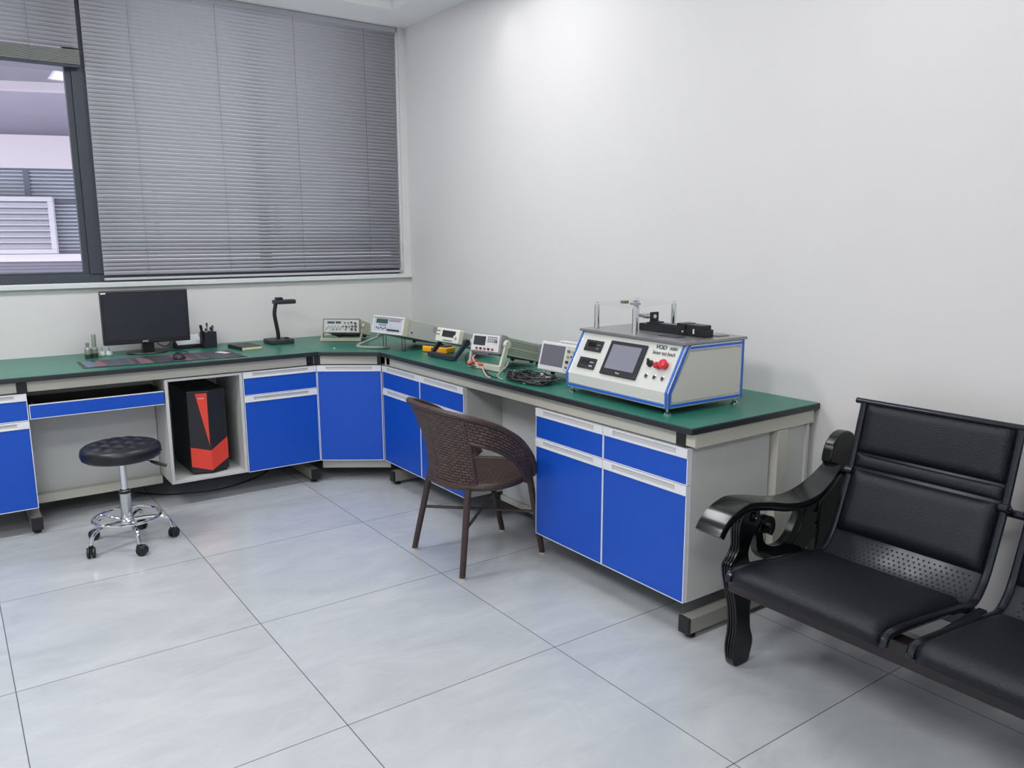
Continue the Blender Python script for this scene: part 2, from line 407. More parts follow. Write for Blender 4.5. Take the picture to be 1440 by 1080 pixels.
obj('ledge', box(B(), -4, 5, -.05, .1, 1.263, 1.329), WHT, fac)
bm = B(); box(bm, -4, 5, -.02, .1, 0, 1.263)
obj('lower_cladding', bm, mat('lilac_cladding', (150, 146, 166), .6), fac)
bm = B()
for k in range(12): box(bm, -4, 5, -.03, -.02, 1.245-k*.03, 1.253-k*.03)
obj('cladding_groove', bm, DKM, fac)
lv = thing('louvre_vent', 'white slatted louvre box on the facade outside the window', 'vent', (-2.3, 3.5, 0), FS)
LW = mat('louvre_white', (214, 214, 226), .5)
bm = B(); box(bm, -.5, .483, -.12, -.06, 1.335, 1.375); box(bm, -.5, .483, -.12, -.06, 1.80, 1.84); box(bm, -.5, -.46, -.12, -.06, 1.375, 1.80); box(bm, .44, .483, -.12, -.06, 1.375, 1.80)
obj('frame', bm, LW, lv, bevel=.004)
bm = B()
for k in range(8):
    z = 1.385+k*.052; prism(bm, [(-.115, z), (-.075, z+.04), (-.07, z+.034), (-.11, z-.006)], lambda p: (-.46, p[0], p[1]), lambda p: (.44, p[0], p[1]))
obj('louvre', bm, LW, lv)
obj('backing', box(B(), -.46, .44, -.07, -.06, 1.375, 1.80), mat('vent_backing', (120, 122, 140), .6), lv)

# ================================================================== worktops
TT = .025
bm = B(); xy(bm, [(-4.7, -D), (-1.036, -D), (-1.036, -.002), (-4.7, -.002)], HC-TT, HC-.0015)
o = obj('worktop', bm, EDGE, bevel=.003); tag(o, 'green worktop with black edge under the window, left of the corner', 'worktop')
obj('surface', xy(B(), [(-4.7, -D+.0025), (-1.036, -D+.0025), (-1.036, -.002), (-4.7, -.002)], HC-.0015, HC), GREEN, o, label='green laminate surface')
CP = [(-1.034, -.002), (-1.034, -D), (-D, -.98), (-D, LY), (-.002, LY), (-.002, -.002)]
o = obj('worktop', xy(B(), CP, HC-TT, HC-.0015), EDGE, bevel=.003); tag(o, 'green worktop with black edge in the corner and along the right wall', 'worktop')
CP2 = [(-1.034, -.002), (-1.034, -D+.0025), (-D-.0, -.98+.0035), (-D+.0025, -.98+.002), (-D+.0025, LY+.0025), (-.002, LY+.0025), (-.002, -.002)]
obj('surface', xy(B(), CP2, HC-.0015, HC), GREEN, o, label='green laminate surface')

# ================================================================== bench frames
FX = -.70   # face of aprons
def leg_frame(t, M):
    """C shaped steel leg: local x = depth (0 at front face .. .66), y = thickness 0...045"""
    bm = B()
    box(bm, .47, .53, 0, .045, .08, .72, M); box(bm, 0, .66, 0, .045, .725, .772, M)
    obj('leg', bm, BEIGE, t, bevel=.002)
    obj('foot', box(B(), .012, .62, -.002, .047, .022, .082, M), mat('foot_steel', (150, 148, 140), .35, .2), t, bevel=.003)
    obj('foot_cap', box(B(), 0, .012, -.003, .048, .02, .084, M), BLACKP, t, bevel=.002, label='black end cap')
    for xx in (.04, .58):
        bm = B(); c = M @ Vector((xx, .0225, 0)); cyl(bm, c, c+Vector((0, 0, .008)), .018); cyl(bm, c+Vector((0, 0, .008)), c+Vector((0, 0, .024)), .006)
        obj('levelling_pad', bm, BLACKP, t, smooth=True)
# left run
tL = thing('workbench_stand', 'beige steel bench frame with black joints carrying the worktop under the window', 'bench frame', (0, 0, 0))
for i, (x0, x1) in enumerate(((-4.65, -3.05), (-3.0, -2.551), (-2.507, -1.094))):
    obj('apron', box(B(), x0, x1, -.72, -.70, .722, .774), BEIGE, tL, bevel=.002)
for x in (-2.551, -1.094):
    obj('joint_cover', box(B(), x, x+.044 if x < -2 else x+.040, -.723, -.68, .722, .7745), BLACKP, tL, label='black corner joint')
for x in (-2.55, -1.093):
    leg_frame(tL, Matrix.Translation((x+.045, -.72, 0)) @ Matrix.Rotation(PI/2, 4, 'Z'))
# back panels under left bench
obj('back_panel', box(B(), -2.509, -1.886, -.445, -.43, .138, .72), BODY, tL)
obj('rail', box(B(), -2.509, -1.886, -.50, -.43, .093, .138), BEIGE, tL, bevel=.002, label='beige lower rail')
# right run
tR = thing('workbench_stand', 'beige steel bench frame with black joints carrying the worktop along the right wall', 'bench frame', (0, 0, 0))
obj('apron', box(B(), -.72, -.70, -3.279, -.985, .722, .774), BEIGE, tR, bevel=.002)
c0, c1 = Vector((-1.036, -.722, 0)), Vector((-.722, -.945, 0)); cdv = (c1-c0).normalized(); cnv = Vector((-cdv.y, cdv.x, 0))
MC = basis(c0, cdv, cnv)  # local x along the diagonal face, y into the cabinet
CL = (c1-c0).length
obj('apron', box(B(), .022, CL-.025, .002, .02, .722, .774, MC), BEIGE, tR, bevel=.002)
obj('joint_cover', box(B(), -.016, .022, 0, .03, .722, .7745, MC), BLACKP, tR, label='black corner joint')
obj('joint_cover', box(B(), CL-.025, CL-.003, 0, .03, .722, .7745, MC), BLACKP, tR, label='black corner joint')
obj('joint_cover', box(B(), -.723, -.68, -3.323, -3.279, .722, .7745), BLACKP, tR, label='black corner joint')
for y in (-3.365, -1.05):
    leg_frame(tR, Matrix.Translation((-.72, y, 0)))
obj('end_apron', box(B(), -.716, -.028, -3.366, -3.36, .722, .774), BEIGE, tR, bevel=.002)
obj('back_panel', box(B(), -.06, -.045, -3.36, -.95, .13, .72), BODY, tR)
obj('end_panel', box(B(), -.172, -.05, -3.35, -3.335, .13, .72), BODY, tR)
obj('rail', box(B(), -.50, -.46, -2.448, -1.854, .085, .115), BEIGE, tR, bevel=.002, label='beige lower rail')
obj('knee_panel', box(B(), -.487, -.472, -2.448, -1.854, .115, .72), BODY, tR)

# ================================================================== cabinets
def front(t, kind, x0, x1, z0, z1, grip=True):
    """a blue front; local frame: x along face, y = 0 face plane (front towards -y)"""
    g = .0015; zt = z1-.037 if grip else z1
    p = obj(kind, box(B(), x0+g, x1-g, -.018, 0, z0+g, zt), BLUE, t, bevel=.0008)
    e = .003
    bm = B(); box(bm, x0+g-.0004, x0+g+e, -.0186, .0004, z0+g-.0004, zt); box(bm, x1-g-e, x1-g+.0004, -.0186, .0004, z0+g-.0004, zt); box(bm, x0+g+e, x1-g-e, -.0186, .0004, z0+g-.0004, z0+g+e)
    if not grip: box(bm, x0+g+e, x1-g-e, -.0186, 0, zt-e, zt)
    obj('edge_band', bm, WHITEE, p)
    if grip:
        h = B(); box(h, x0+g, x1-g, -.016, 0, zt, z1-g)                 # back of the profile
        box(h, x0+g, x1-g, -.022, -.016, z1-g-.007, z1-g); box(h, x0+g, x1-g, -.022, -.016, zt, zt+.009)
        box(h, x0+g, x0+.055, -.022, -.016, zt+.009, z1-g-.007); box(h, x1-.055, x1-g, -.022, -.016, zt+.009, z1-g-.007)
        obj('handle', h, HAND, p, bevel=.001, label='white aluminium grip strip')
        obj('grip_recess', box(B(), x0+.055, x1-.055, -.0164, -.0158, zt+.009, z1-g-.007), HANDIN, t)
    return p
def carcass(t, W, dep, z0=.132, z1=.716, door=True):
    bm = B(); T = .016
    box(bm, 0, T, 0, dep, z0, z1); box(bm, W-T, W, 0, dep, z0, z1); box(bm, T, W-T, 0, dep, z0, z0+T); box(bm, T, W-T, dep-T, dep, z0+T, z1); box(bm, T, W-T, 0, dep, z1-T, z1)
    return obj('body', bm, BODY, t, bevel=.001)
def cabinet(label, M, cols, dep=.48, drawers=True, W=None):
    t = thing('base_cabinet', label, 'cabinet', M=M); W = W or sum(cols)
    carcass(t, W, dep)
    x = 0
    for c in cols:
        if drawers: front(t, 'drawer', x, x+c, .579, .716); front(t, 'door', x, x+c, .133, .5785)
        else: front(t, 'door', x, x+c, .133, .716)
        x += c
    return t
ML = lambda x: Matrix.Translation((x, -.702, 0))
cabinet('blue-fronted cabinet at the far left, beyond the knee space with the stool', ML(-2.962), [.45])
cabinet('blue-fronted cabinet with one drawer and one door, right of the computer tower', ML(-1.47), [.435])
MR = lambda y: Matrix.Translation((-.702, y, 0)) @ Matrix.Rotation(-PI/2, 4, 'Z')
cabinet('two-door blue cabinet behind the wicker chair, next to the corner cabinet', MR(-.950), [.451, .451])
cabinet('two-door blue cabinet at the near end under the white test bench machine', MR(-2.450), [.443, .443], dep=.44)
# corner cabinet
t = thing('base_cabinet', 'single-door blue corner cabinet set diagonally between both benches', 'cabinet', M=MC)
bm = B(); inv = MC.inverted()
pl = [(inv @ Vector(p))[:2] for p in ((-1.03, -.702, 0), (-1.03, -.06, 0), (-.07, -.06, 0), (-.07, -.94, 0), (-.70, -.94, 0))]
pl[0] = (.012, .02); pl[-1] = (CL-.01, .02)
xy(bm, pl, .132, .716); obj('body', bm, BODY, t)
front(t, 'door', .001, CL-.001, .133, .716)
for ch in t.children:
    if ch.name.startswith('door') or ch.name.startswith('grip'): ch.location.y = .018
obj('plinth', box(B(), .0, CL+.03, .05, .07, .075, .131), BEIGE, t, label='beige bottom rail')
# keyboard drawer in the left knee space
t = thing('keyboard_drawer', 'shallow blue-fronted keyboard drawer above the knee space', 'drawer', (-2.505, -.702, 0))
p = obj('drawer_front', box(B(), 0, .615, -.018, 0, .588, .653), BLUE, t, bevel=.0008)
bm = B(); box(bm, 0, .615, -.0188, .0002, .653, .656); box(bm, 0, .615, -.0188, .0002, .585, .588); box(bm, -.003, 0, -.0188, 0, .585, .656)
obj('edge_band', bm, WHITEE, p)
bm = B(); box(bm, .01, .605, 0, .24, .592, .604); box(bm, .01, .02, 0, .24, .604, .66); box(bm, .595, .605, 0, .24, .604, .66); box(bm, .02, .595, .23, .24, .604, .66)
obj('tray', bm, mat('dark_tray', (40, 38, 38), .5), t, label='dark inner tray')
# open cubby for the tower
t = thing('open_cabinet', 'open pale grey cabinet compartment holding the computer tower', 'cabinet', (-1.883, -.702, 0))
bm = B(); W = .411
box(bm, 0, .016, -.018, .48, .137, .716); box(bm, W-.016, W, -.018, .48, .137, .716); box(bm, .016, W-.016, -.018, .48, .137, .153); box(bm, .016, W-.016, -.018, .48, .703, .716); box(bm, .016, W-.016, .465, .48, .153, .703)
obj('body', bm, BODY, t, bevel=.001)

# ================================================================== computer tower
RED = mat('red_plastic', (222, 66, 50), .42)
t = thing('computer_tower', 'black computer tower with red wedge trim inside the open cabinet', 'computer', (-1.66, -.655, .153))
hw = .103; HT = .475
obj('case', xy(B(), [(-hw, 0), (0, -.035), (hw, 0), (hw, .39), (-hw, .39)], .012, HT), mat('matte_black_case', (30, 32, 36), .45), t, bevel=.004)
obj('base', xy(B(), [(-hw+.01, .01), (0, -.018), (hw-.01, .01), (hw-.01, .38), (-hw+.01, .38)], 0, .012), BLACKP, t)
def onface(side, pts, th=.003):
    """pts (u,z) u=0 at the ridge ..1 at the side; raised trim on the V front"""
    bm = B(); s = side
    f = lambda p, o: (s*hw*p[0], -.035+.035*p[0]-o, p[1])
    prism(bm, pts, lambda p: f(p, -.001), lambda p: f(p, th)); return bm
p = obj('trim', onface(-1, [(.05, .462), (.60, .462), (.05, .165)]), RED, t, label='red wedge stripe')
for s, pts in ((-1, [(0, .135), (.98, .160), (.98, .05), (0, .022)]), (1, [(0, .135), (.98, .195), (.98, .075), (0, .022)])):
    obj('trim', onface(s, pts, .004), RED, t, label='red chevron trim')
text('logo', 'lenovo', .012, basis((-.034, -.0275, .435), (hw, -.035, 0), (0, 0, 1)), HAND, t)

# ================================================================== rolling stool
t = thing('rolling_stool', 'round black tufted stool on five chrome legs with castors', 'stool', (-2.182, -1.119, 0), .0)
R_, zt = .176, .496
bm = B(); prof = [(0, -.068), (.10, -.068), (.160, -.066), (.172, -.058), (.176, -.045), (.176, -.026), (.172, -.012), (.160, -.003), (.150, 0)]
lathe(bm, [(r, zt+h) for r, h in prof[:-1]]+[(.1575, zt-.002)], seg=56)
bmesh.ops.delete(bm, geom=[f for f in bm.faces if len(f.verts) > 10 and f.calc_center_median().z > zt-.01], context='FACES')
G = []
for i in range(31):
    r = .1575*i/30; row = []
    for j in range(97):
        q = 2*PI*j/96; x, y = r*math.cos(q), r*math.sin(q)
        u, v = (x+y)/.052, (x-y)/.052
        puff = abs(math.sin(PI*u/2*1.0))*abs(math.sin(PI*v/2*1.0))
        k = max(0, 1-(r/.1575)**6)
        row.append((x, y, zt-.002+k*(.013*puff**.5-.003)+.004*k))
    G.append(row)
grid(bm, G); bmesh.ops.remove_doubles(bm, verts=bm.verts, dist=.0002); bmesh.ops.recalc_face_normals(bm, faces=bm.faces)
st = obj('seat', bm, LEATH2, t, smooth=True, angle=60)
bm = B()
for i in range(-4, 5):
    for j in range(-4, 5):
        u, v = 2*i, 2*j; x, y = (u+v)*.026, (u-v)*.026
        if x*x+y*y < .135**2: lathe(bm, [(0, -.002), (.005, -.002), (.005, .001), (.003, .0025), (0, .003)], (x, y, zt), 10)
obj('button', bm, LEATH2, st, smooth=True)
bm = B()
for k in range(14):
    q = 2*PI*k/14+.2; p = Vector((.1765*math.cos(q), .1765*math.sin(q), zt-.045)); n_ = Vector((math.cos(q), math.sin(q), 0)); lathe(bm, [(0, -.002), (.0045, -.001), (.003, .002), (0, .003)], p, 8, n_)
obj('stud', bm, LEATH2, st, smooth=True)
obj('seat_plate', box(B(), -.07, .07, -.05, .05, zt-.082, zt-.066), BLACKP, t, bevel=.003)
obj('gas_lift', cyl(B(), (0, 0, .27), (0, 0, zt-.08), .0145, .0155, 24), CHROME, t, smooth=True)
bm = B(); lathe(bm, [(.025, .10), (.027, .14), (.0255, .145), (.0255, .262), (.0265, .27), (.015, .272)], seg=28)
obj('column', bm, mat('satin_column', (200, 204, 206), .25, .9), t, smooth=True)
obj('collar', lathe(B(), [(.0262, .255), (.0275, .258), (.0275, .268), (.016, .274)], seg=24), BLACKP, t, smooth=True)
bm = B(); tube(bm, [(.03, -.02, zt-.075), (.09, -.055, zt-.082), (.115, -.07, zt-.09)], .004, 8); lv_ = obj('lever', bm, CHROME, t, smooth=True)
bm = B(); tube(bm, [(.112, -.068, zt-.088), (.135, -.083, zt-.097), (.175, -.105, zt-.112)], [.006, .009, .0075], 10); obj('lever_grip', bm, BLACKP, lv_, smooth=True)
lathe_b = lathe(B(), [(.02, .105), (.034, .105), (.034, .125), (.028, .135)], seg=24); obj('hub', lathe_b, CHROME, t, smooth=True)
bm = B(); rr = .148; tube(bm, [(rr*math.cos(2*PI*i/48), rr*math.sin(2*PI*i/48), .137) for i in range(48)], .0075, 10, closed=True)
obj('foot_ring', bm, CHROME, t, smooth=True)
for ang in (-155, -87, -13, 60, 128):
    q = math.radians(ang); c, s = math.cos(q), math.sin(q)
    pts = [(.02*c, .02*s, .118), (.08*c, .08*s, .122), (.14*c, .14*s, .118), (.178*c, .178*s, .098), (.192*c, .192*s, .062), (.193*c, .193*s, .052)]
    lg = obj('leg', tube(B(), spline(pts, 5), .0095, 10), CHROME, t, smooth=True)
    w_ = q+.9; dx, dy = math.cos(w_), math.sin(w_); px_, py_ = .193*c, .193*s
    bm = B()
    for sd in (-1, 1):
        cc = Vector((px_+dx*.012-dy*.011*sd, py_+dy*.012+dx*.011*sd, .0245)); n_ = Vector((-dy*sd, dx*sd, 0))
        lathe(bm, [(0, -.007), (.021, -.007), (.0245, -.004), (.0245, .004), (.021, .007), (0, .008)], cc, 18, n_)
    cyl(bm, (px_, py_, .03), (px_, py_, .056), .011, .010, 12)
    M = basis((px_, py_, 0), (dx, dy, 0), (-dy, dx, 0)); box(bm, -.014, .034, -.0035, .0035, .02, .044, M)
    obj('castor', bm, BLACKP, t, smooth=True)

# ================================================================== rattan chair
t = thing('wicker_armchair', 'dark brown woven wicker armchair pulled up to the bench knee space', 'chair', (-.87, -2.215, 0))
OX, OY = -.87, -2.215
Cn = [(-1.168, 0, .738), (-1.159, .08, .736), (-1.133, .162, .729), (-1.092, .235, .718), (-1.01, .275, .690), (-.93, .286, .652), (-.84, .283, .590), (-.765, .262, .505), (-.712, .225, .408)]
rim = spline([(p[0]-OX, p[1], p[2]) for p in Cn], 8)
sc_ = (-.895-OX, 0)
angs = [0, 18, 37, 57]
low = spline([(sc_[0]-.195*math.cos(math.radians(q)), .222*math.sin(math.radians(q)), .385) for q in angs], 8)
def shell_pt(i, s):
    p = rim[i].lerp(low[min(i, 24)], s); c_ = Vector((p.x-sc_[0], p.y, 0))
    return p-(c_.normalized() if c_.length > 1e-5 else Vector((-1, 0, 0)))*.022*math.sin(PI*s)
def arm_low(i, f):
    lo = rim[i]+Vector((-.012-.028*f, -.012, -.105+.035*f))
    if f > .8: lo.z = max(lo.z, .385)
    k = max(0, 1-f*4); k = k*k*(3-2*k)
    return lo.lerp(shell_pt(24, .36), k) if k > 0 else lo
def side(sgn):
    bm = B(); n_i = 25; G = []; UVg = []; d = 0
    for i in range(n_i):
        if i: d += (rim[i]-rim[i-1]).length
        row = []; ur = []
        for j in range(15):
            s = j/14; p = rim[i].lerp(low[i], s); bul = .022*math.sin(PI*s); cdir = Vector((p.x-sc_[0], p.y, 0)).normalized() if (abs(p.x-sc_[0])+abs(p.y)) > 1e-5 else Vector((-1, 0, 0))
            p = p - cdir*bul; row.append((p.x, -sgn*p.y, p.z)); ur.append((d*.9, s*(rim[i]-low[i]).length))
        G.append(row); UVg.append(ur)
    grid(bm, G, UVg)
    G = []; UVg = []
    k0 = 24; K = len(rim)-1
    for i in range(k0, K+1):
        if i > k0: d += (rim[i]-rim[i-1]).length
        f = (i-k0)/(K-k0); row = []; ur = []
        lo = arm_low(i, f)
        for j in range(6):
            s = j/5; p = rim[i].lerp(lo, s); row.append((p.x, -sgn*p.y, p.z)); ur.append((d*.9, s*.105))
        G.append(row); UVg.append(ur)
    grid(bm, G, UVg); return bm
bm = side(1); b2 = side(-1); me = bpy.data.meshes.new('tmp'); b2.to_mesh(me); b2.free(); bm.from_mesh(me); bpy.data.meshes.remove(me)
bmesh.ops.remove_doubles(bm, verts=bm.verts, dist=.0006); bmesh.ops.recalc_face_normals(bm, faces=bm.faces)
obj('backrest', bm, WEAVE, t, smooth=True, angle=60, solid=.012)
full = [Vector((p.x, p.y, p.z)) for p in rim[::-1]][:-1]+[Vector((p.x, -p.y, p.z)) for p in rim]
obj('rim', tube(B(), full, .0135, 10), RATT, t, smooth=True)
# seat
bm = B(); G = []; UVg = []
for i in range(13):
    r = i/12; row = []; ur = []
    for j in range(49):
        q = 2*PI*j/48; fx = .195 if math.cos(q) < 0 else .262; x, y = sc_[0]+fx*r*math.cos(q), .225*r*math.sin(q)
        row.append((x, y, .402+.012*(1-r*r)-.01*r**4)); ur.append((x, y))
    G.append(row); UVg.append(ur)
grid(bm, G, UVg); bmesh.ops.remove_doubles(bm, verts=bm.verts, dist=.0003)
obj('seat', bm, WEAVE, t, smooth=True, angle=70, solid=.014, off=-1)
ring = []
for j in range(48):
    q = 2*PI*j/48; fx = .195 if math.cos(q) < 0 else .262; ring.append((sc_[0]+fx*math.cos(q), .225*math.sin(q), .388))
obj('seat_rim', tube(B(), ring, .017, 10, closed=True), RATT, t, smooth=True)
# arm inner lower ring of each opening
for sgn in (-1, 1):
    k0 = 24; pts = []
    K = len(rim)-1
    for i in range(k0, K+1, 2):
        f = (i-k0)/(K-k0); lo = arm_low(i, f)
        pts.append((lo.x, sgn*lo.y, lo.z))
    pts = [(lambda q: (q.x, sgn*q.y, q.z))(shell_pt(24, v)) for v in (1, .8, .6, .45)]+pts
    obj('arm_edge', tube(B(), spline(pts, 3), .009, 8), RATT, t, smooth=True)
feet = []
for (tx_, ty_, tz), (bx, by) in (((-1.055, -.198, .395), (-1.10, -.213)), ((-1.03, .165, .39), (-1.10, .212)), ((-.715, -.18, .39), (-.643, -.185)), ((-.715, .165, .39), (-.626, .165))):
    A = Vector((tx_-OX, ty_, tz)); E_ = Vector((bx-OX, by, .006)); feet.append((A, E_))
    lg = obj('leg', cyl(B(), E_, A, .0135, .0155, 14), RATT, t, smooth=True)
    obj('glide', cyl(B(), E_-Vector((0, 0, .006)), E_+Vector((0, 0, .003)), .0145, .0145, 14), mat('pale_glide', (190, 186, 170), .5), lg)
bm = B(); mid = []
for (A, E_), (A2, E2) in ((feet[0], feet[3]), (feet[1], feet[2])):
    p, q = A.lerp(E_, .46), A2.lerp(E2, .46); cyl(bm, p, q, .007, .007, 10)
obj('stretcher', bm, RATT, t, smooth=True)

# ================================================================== waiting bench
t = thing('waiting_bench', 'row of joined black leather seats with carved black arm along the right wall', 'bench', (-.45, -3.6, 0))
def L_(x, y, z): return (x+.45, y+3.6, z)
prof = spline([(-.872, .375, 0), (-.874, .400, 0), (-.84, .414, 0), (-.70, .402, 0), (-.55, .386, 0), (-.44, .371, 0), (-.385, .368, 0), (-.345, .392, 0), (-.310, .442, 0), (-.272, .535, 0), (-.238, .628, 0), (-.206, .745, 0), (-.175, .872, 0)], 8)
prof = [(p.x, p.y) for p in prof]
acc = [0]
for p, q in zip(prof, prof[1:]): acc.append(acc[-1]+math.hypot(q[0]-p[0], q[1]-p[1]))
TOT = acc[-1]
def at_s(s):
    s = max(0, min(TOT-1e-6, s))
    for i in range(len(acc)-1):
        if acc[i+1] > s: break
    f = (s-acc[i])/(acc[i+1]-acc[i]); p, q = prof[i], prof[i+1]; x, z = p[0]+(q[0]-p[0])*f, p[1]+(q[1]-p[1])*f
    p0_, p1_ = prof[max(0, i-1)], prof[min(len(prof)-1, i+2)]; d = Vector((p1_[0]-p0_[0], 0, p1_[1]-p0_[1])).normalized()
    return Vector((x, 0, z)), Vector((-d.z, 0, d.x))       # point, outward normal (towards the sitter)
def s_at(z=None, x=None, lo=0.):
    best = None
    for i in range(400):
        s = TOT*i/399
        if s < lo: continue
        p, _ = at_s(s); e = abs(p.z-z) if z is not None else abs(p.x-x)
        if best is None or e < best[0]: best = (e, s)
    return best[1]
SB = s_at(x=-.385)
def pad(y0, y1, s0, s1, th, edge=.035, nu=26, nv=22, roll=False):
    bm = B(); G = []
    for i in range(nu+1):
        u = i/nu; s = s0+(s1-s0)*u; p, n_ = at_s(s); row = []
        for j in range(nv+1):
            v = j/nv; y = y0+(y1-y0)*v
            du = min(u, 1-u)*(s1-s0); dv = min(v, 1-v)*(y1-y0)
            a_ = min(1, du/edge); b_ = min(1, dv/edge); k = math.sqrt(max(0, 1-(1-a_)**2))*math.sqrt(max(0, 1-(1-b_)**2))
            wr = .0012*math.sin(y*90+s*30)*max(0, 1-b_)
            q = p+n_*(.004+th*k*(1+.12*math.sin(PI*u)*math.sin(PI*v))+wr*k); row.append(L_(q.x, y, q.z))
        G.append(row)
    V = grid(bm, G)
    G2 = []
    for i in range(nu+1):
        p, n_ = at_s(s0+(s1-s0)*i/nu); G2.append([L_(p.x+n_.x*.002, y0, p.z+n_.z*.002), L_(p.x+n_.x*.002, y1, p.z+n_.z*.002)])
    W_ = grid(bm, G2)
    for i in range(nu):
        bm.faces.new((V[i][0], W_[i][0], W_[i+1][0], V[i+1][0])); bm.faces.new((V[i][-1], V[i+1][-1], W_[i+1][1], W_[i][1]))
    bmesh.ops.recalc_face_normals(bm, faces=bm.faces)
    return bm
for k, yc in enumerate((-3.915, -4.4975, -5.08)):
    y0, y1 = yc-.255, yc+.255
    for ye in (y1, y0):
        obj('side_tube', tube(B(), [L_(p[0], ye, p[1]-.004) for p in prof[4::2]], .0125, 10), TUBEM, t, smooth=True)
    obj('cross_tube', cyl(B(), L_(-.174, y1+.03, .874), L_(-.174, y0-.03, .874), .010, .010, 14), TUBEM, t, smooth=True)
    bm = B(); G = [[L_(at_s(TOT*i/60)[0].x, y0+.004, at_s(TOT*i/60)[0].z-.002), L_(at_s(TOT*i/60)[0].x, y1-.004, at_s(TOT*i/60)[0].z-.002)] for i in range(61)]
    grid(bm, G); sh = obj('seat_shell', bm, SHEET, t, smooth=True, solid=.002, angle=80)
    bm = B(); sA, sB = SB-.035, s_at(z=.428, lo=SB)
    rows = 8
    for i in range(rows):
        s = sA+.012+(sB-sA-.02)*i/(rows-1); p, n_ = at_s(s)
        m_ = 25
        for j in range(m_):
            y = y0+.035+(y1-y0-.07)*(j+(.5 if i % 2 else 0))/m_
            c = Vector(L_(p.x+n_.x*.0006, y, p.z-.001+n_.z*.0012)); cyl(bm, c-n_*.001, c+n_*.0004, .0036, .0036, 8)
    obj('perforation', bm, mat('hole_black', (8, 8, 9), .8), sh)
    obj('headrest_pad', pad(y0+.012, y1-.012, s_at(z=.700, lo=SB), s_at(z=.866, lo=SB), .020, .03), LEATHER, t, smooth=True, angle=80)
    obj('seam_roll', pad(y0+.012, y1-.012, s_at(z=.650, lo=SB), s_at(z=.694, lo=SB), .009, .02, 10), LEATHER, t, smooth=True, angle=80)
    obj('back_pad', pad(y0+.012, y1-.012, s_at(z=.435, lo=SB), s_at(z=.640, lo=SB), .026, .045), LEATHER, t, smooth=True, angle=80)
    obj('seat_pad', pad(y0+.012, y1-.012, .0, SB-.04, .015, .022, 40), LEATHER, t, smooth=True, angle=80)
    for ye in (y1, y0):
        s = 1 if ye == y1 else -1
        bm = B(); cyl(bm, L_(-.236, ye-.012, .632), L_(-.236, ye+.012, .632), .017); cyl(bm, L_(-.236, ye-.02, .632), L_(-.236, ye+.02, .632), .007)
        obj('hinge', bm, TUBEM, t, smooth=True)
# beams
obj('front_beam', box(B(), *[v for v in (-.785+.45, -.735+.45)], -5.40+3.6, -3.585+3.6, .295, .365), BEAM, t, bevel=.004)
obj('rear_beam', box(B(), -.43+.45, -.37+.45, -5.40+3.6, -3.585+3.6, .30, .348), TUBEM, t, bevel=.004)
obj('back_beam', cyl(B(), L_(-.205, -3.585, .612), L_(-.205, -5.41, .612), .013, .013, 14), TUBEM, t, smooth=True)
for yy in (-3.66, -4.2075, -4.79, -5.335):
    obj('seat_bracket', box(B(), -.80+.45, -.40+.45, yy+3.6-.012, yy+3.6+.012, .345, .366), TUBEM, t)
# arm frames
FRONTLEG = [(-.722, 0), (-.738, .03), (-.744, .075), (-.734, .14), (-.742, .22), (-.765, .30), (-.780, .37), (-.756, .402), (-.738, .435), (-.740, .48), (-.735, .53), (-.70, .565), (-.655, .562), (-.632, .535), (-.640, .492), (-.668, .45), (-.685, .40), (-.662, .34), (-.646, .28), (-.660, .21), (-.655, .13), (-.638, .08), (-.648, .03), (-.664, 0)]
POST = [(-.30, .28), (-.292, .40), (-.287, .52), (-.235, .62), (-.245, .648), (-.232, .70), (-.198, .735), (-.155, .748), (-.108, .735), (-.078, .69), (-.09, .635), (-.140, .57), (-.17, .48), (-.165, .38), (-.12, .20), (-.07, .03), (-.068, 0), (-.125, 0), (-.165, .12), (-.24, .22)]
def sm(poly, n=4):
    return [(p.x, p.y) for p in spline([(a_, b_, 0) for a_, b_ in poly], n, closed=True)]
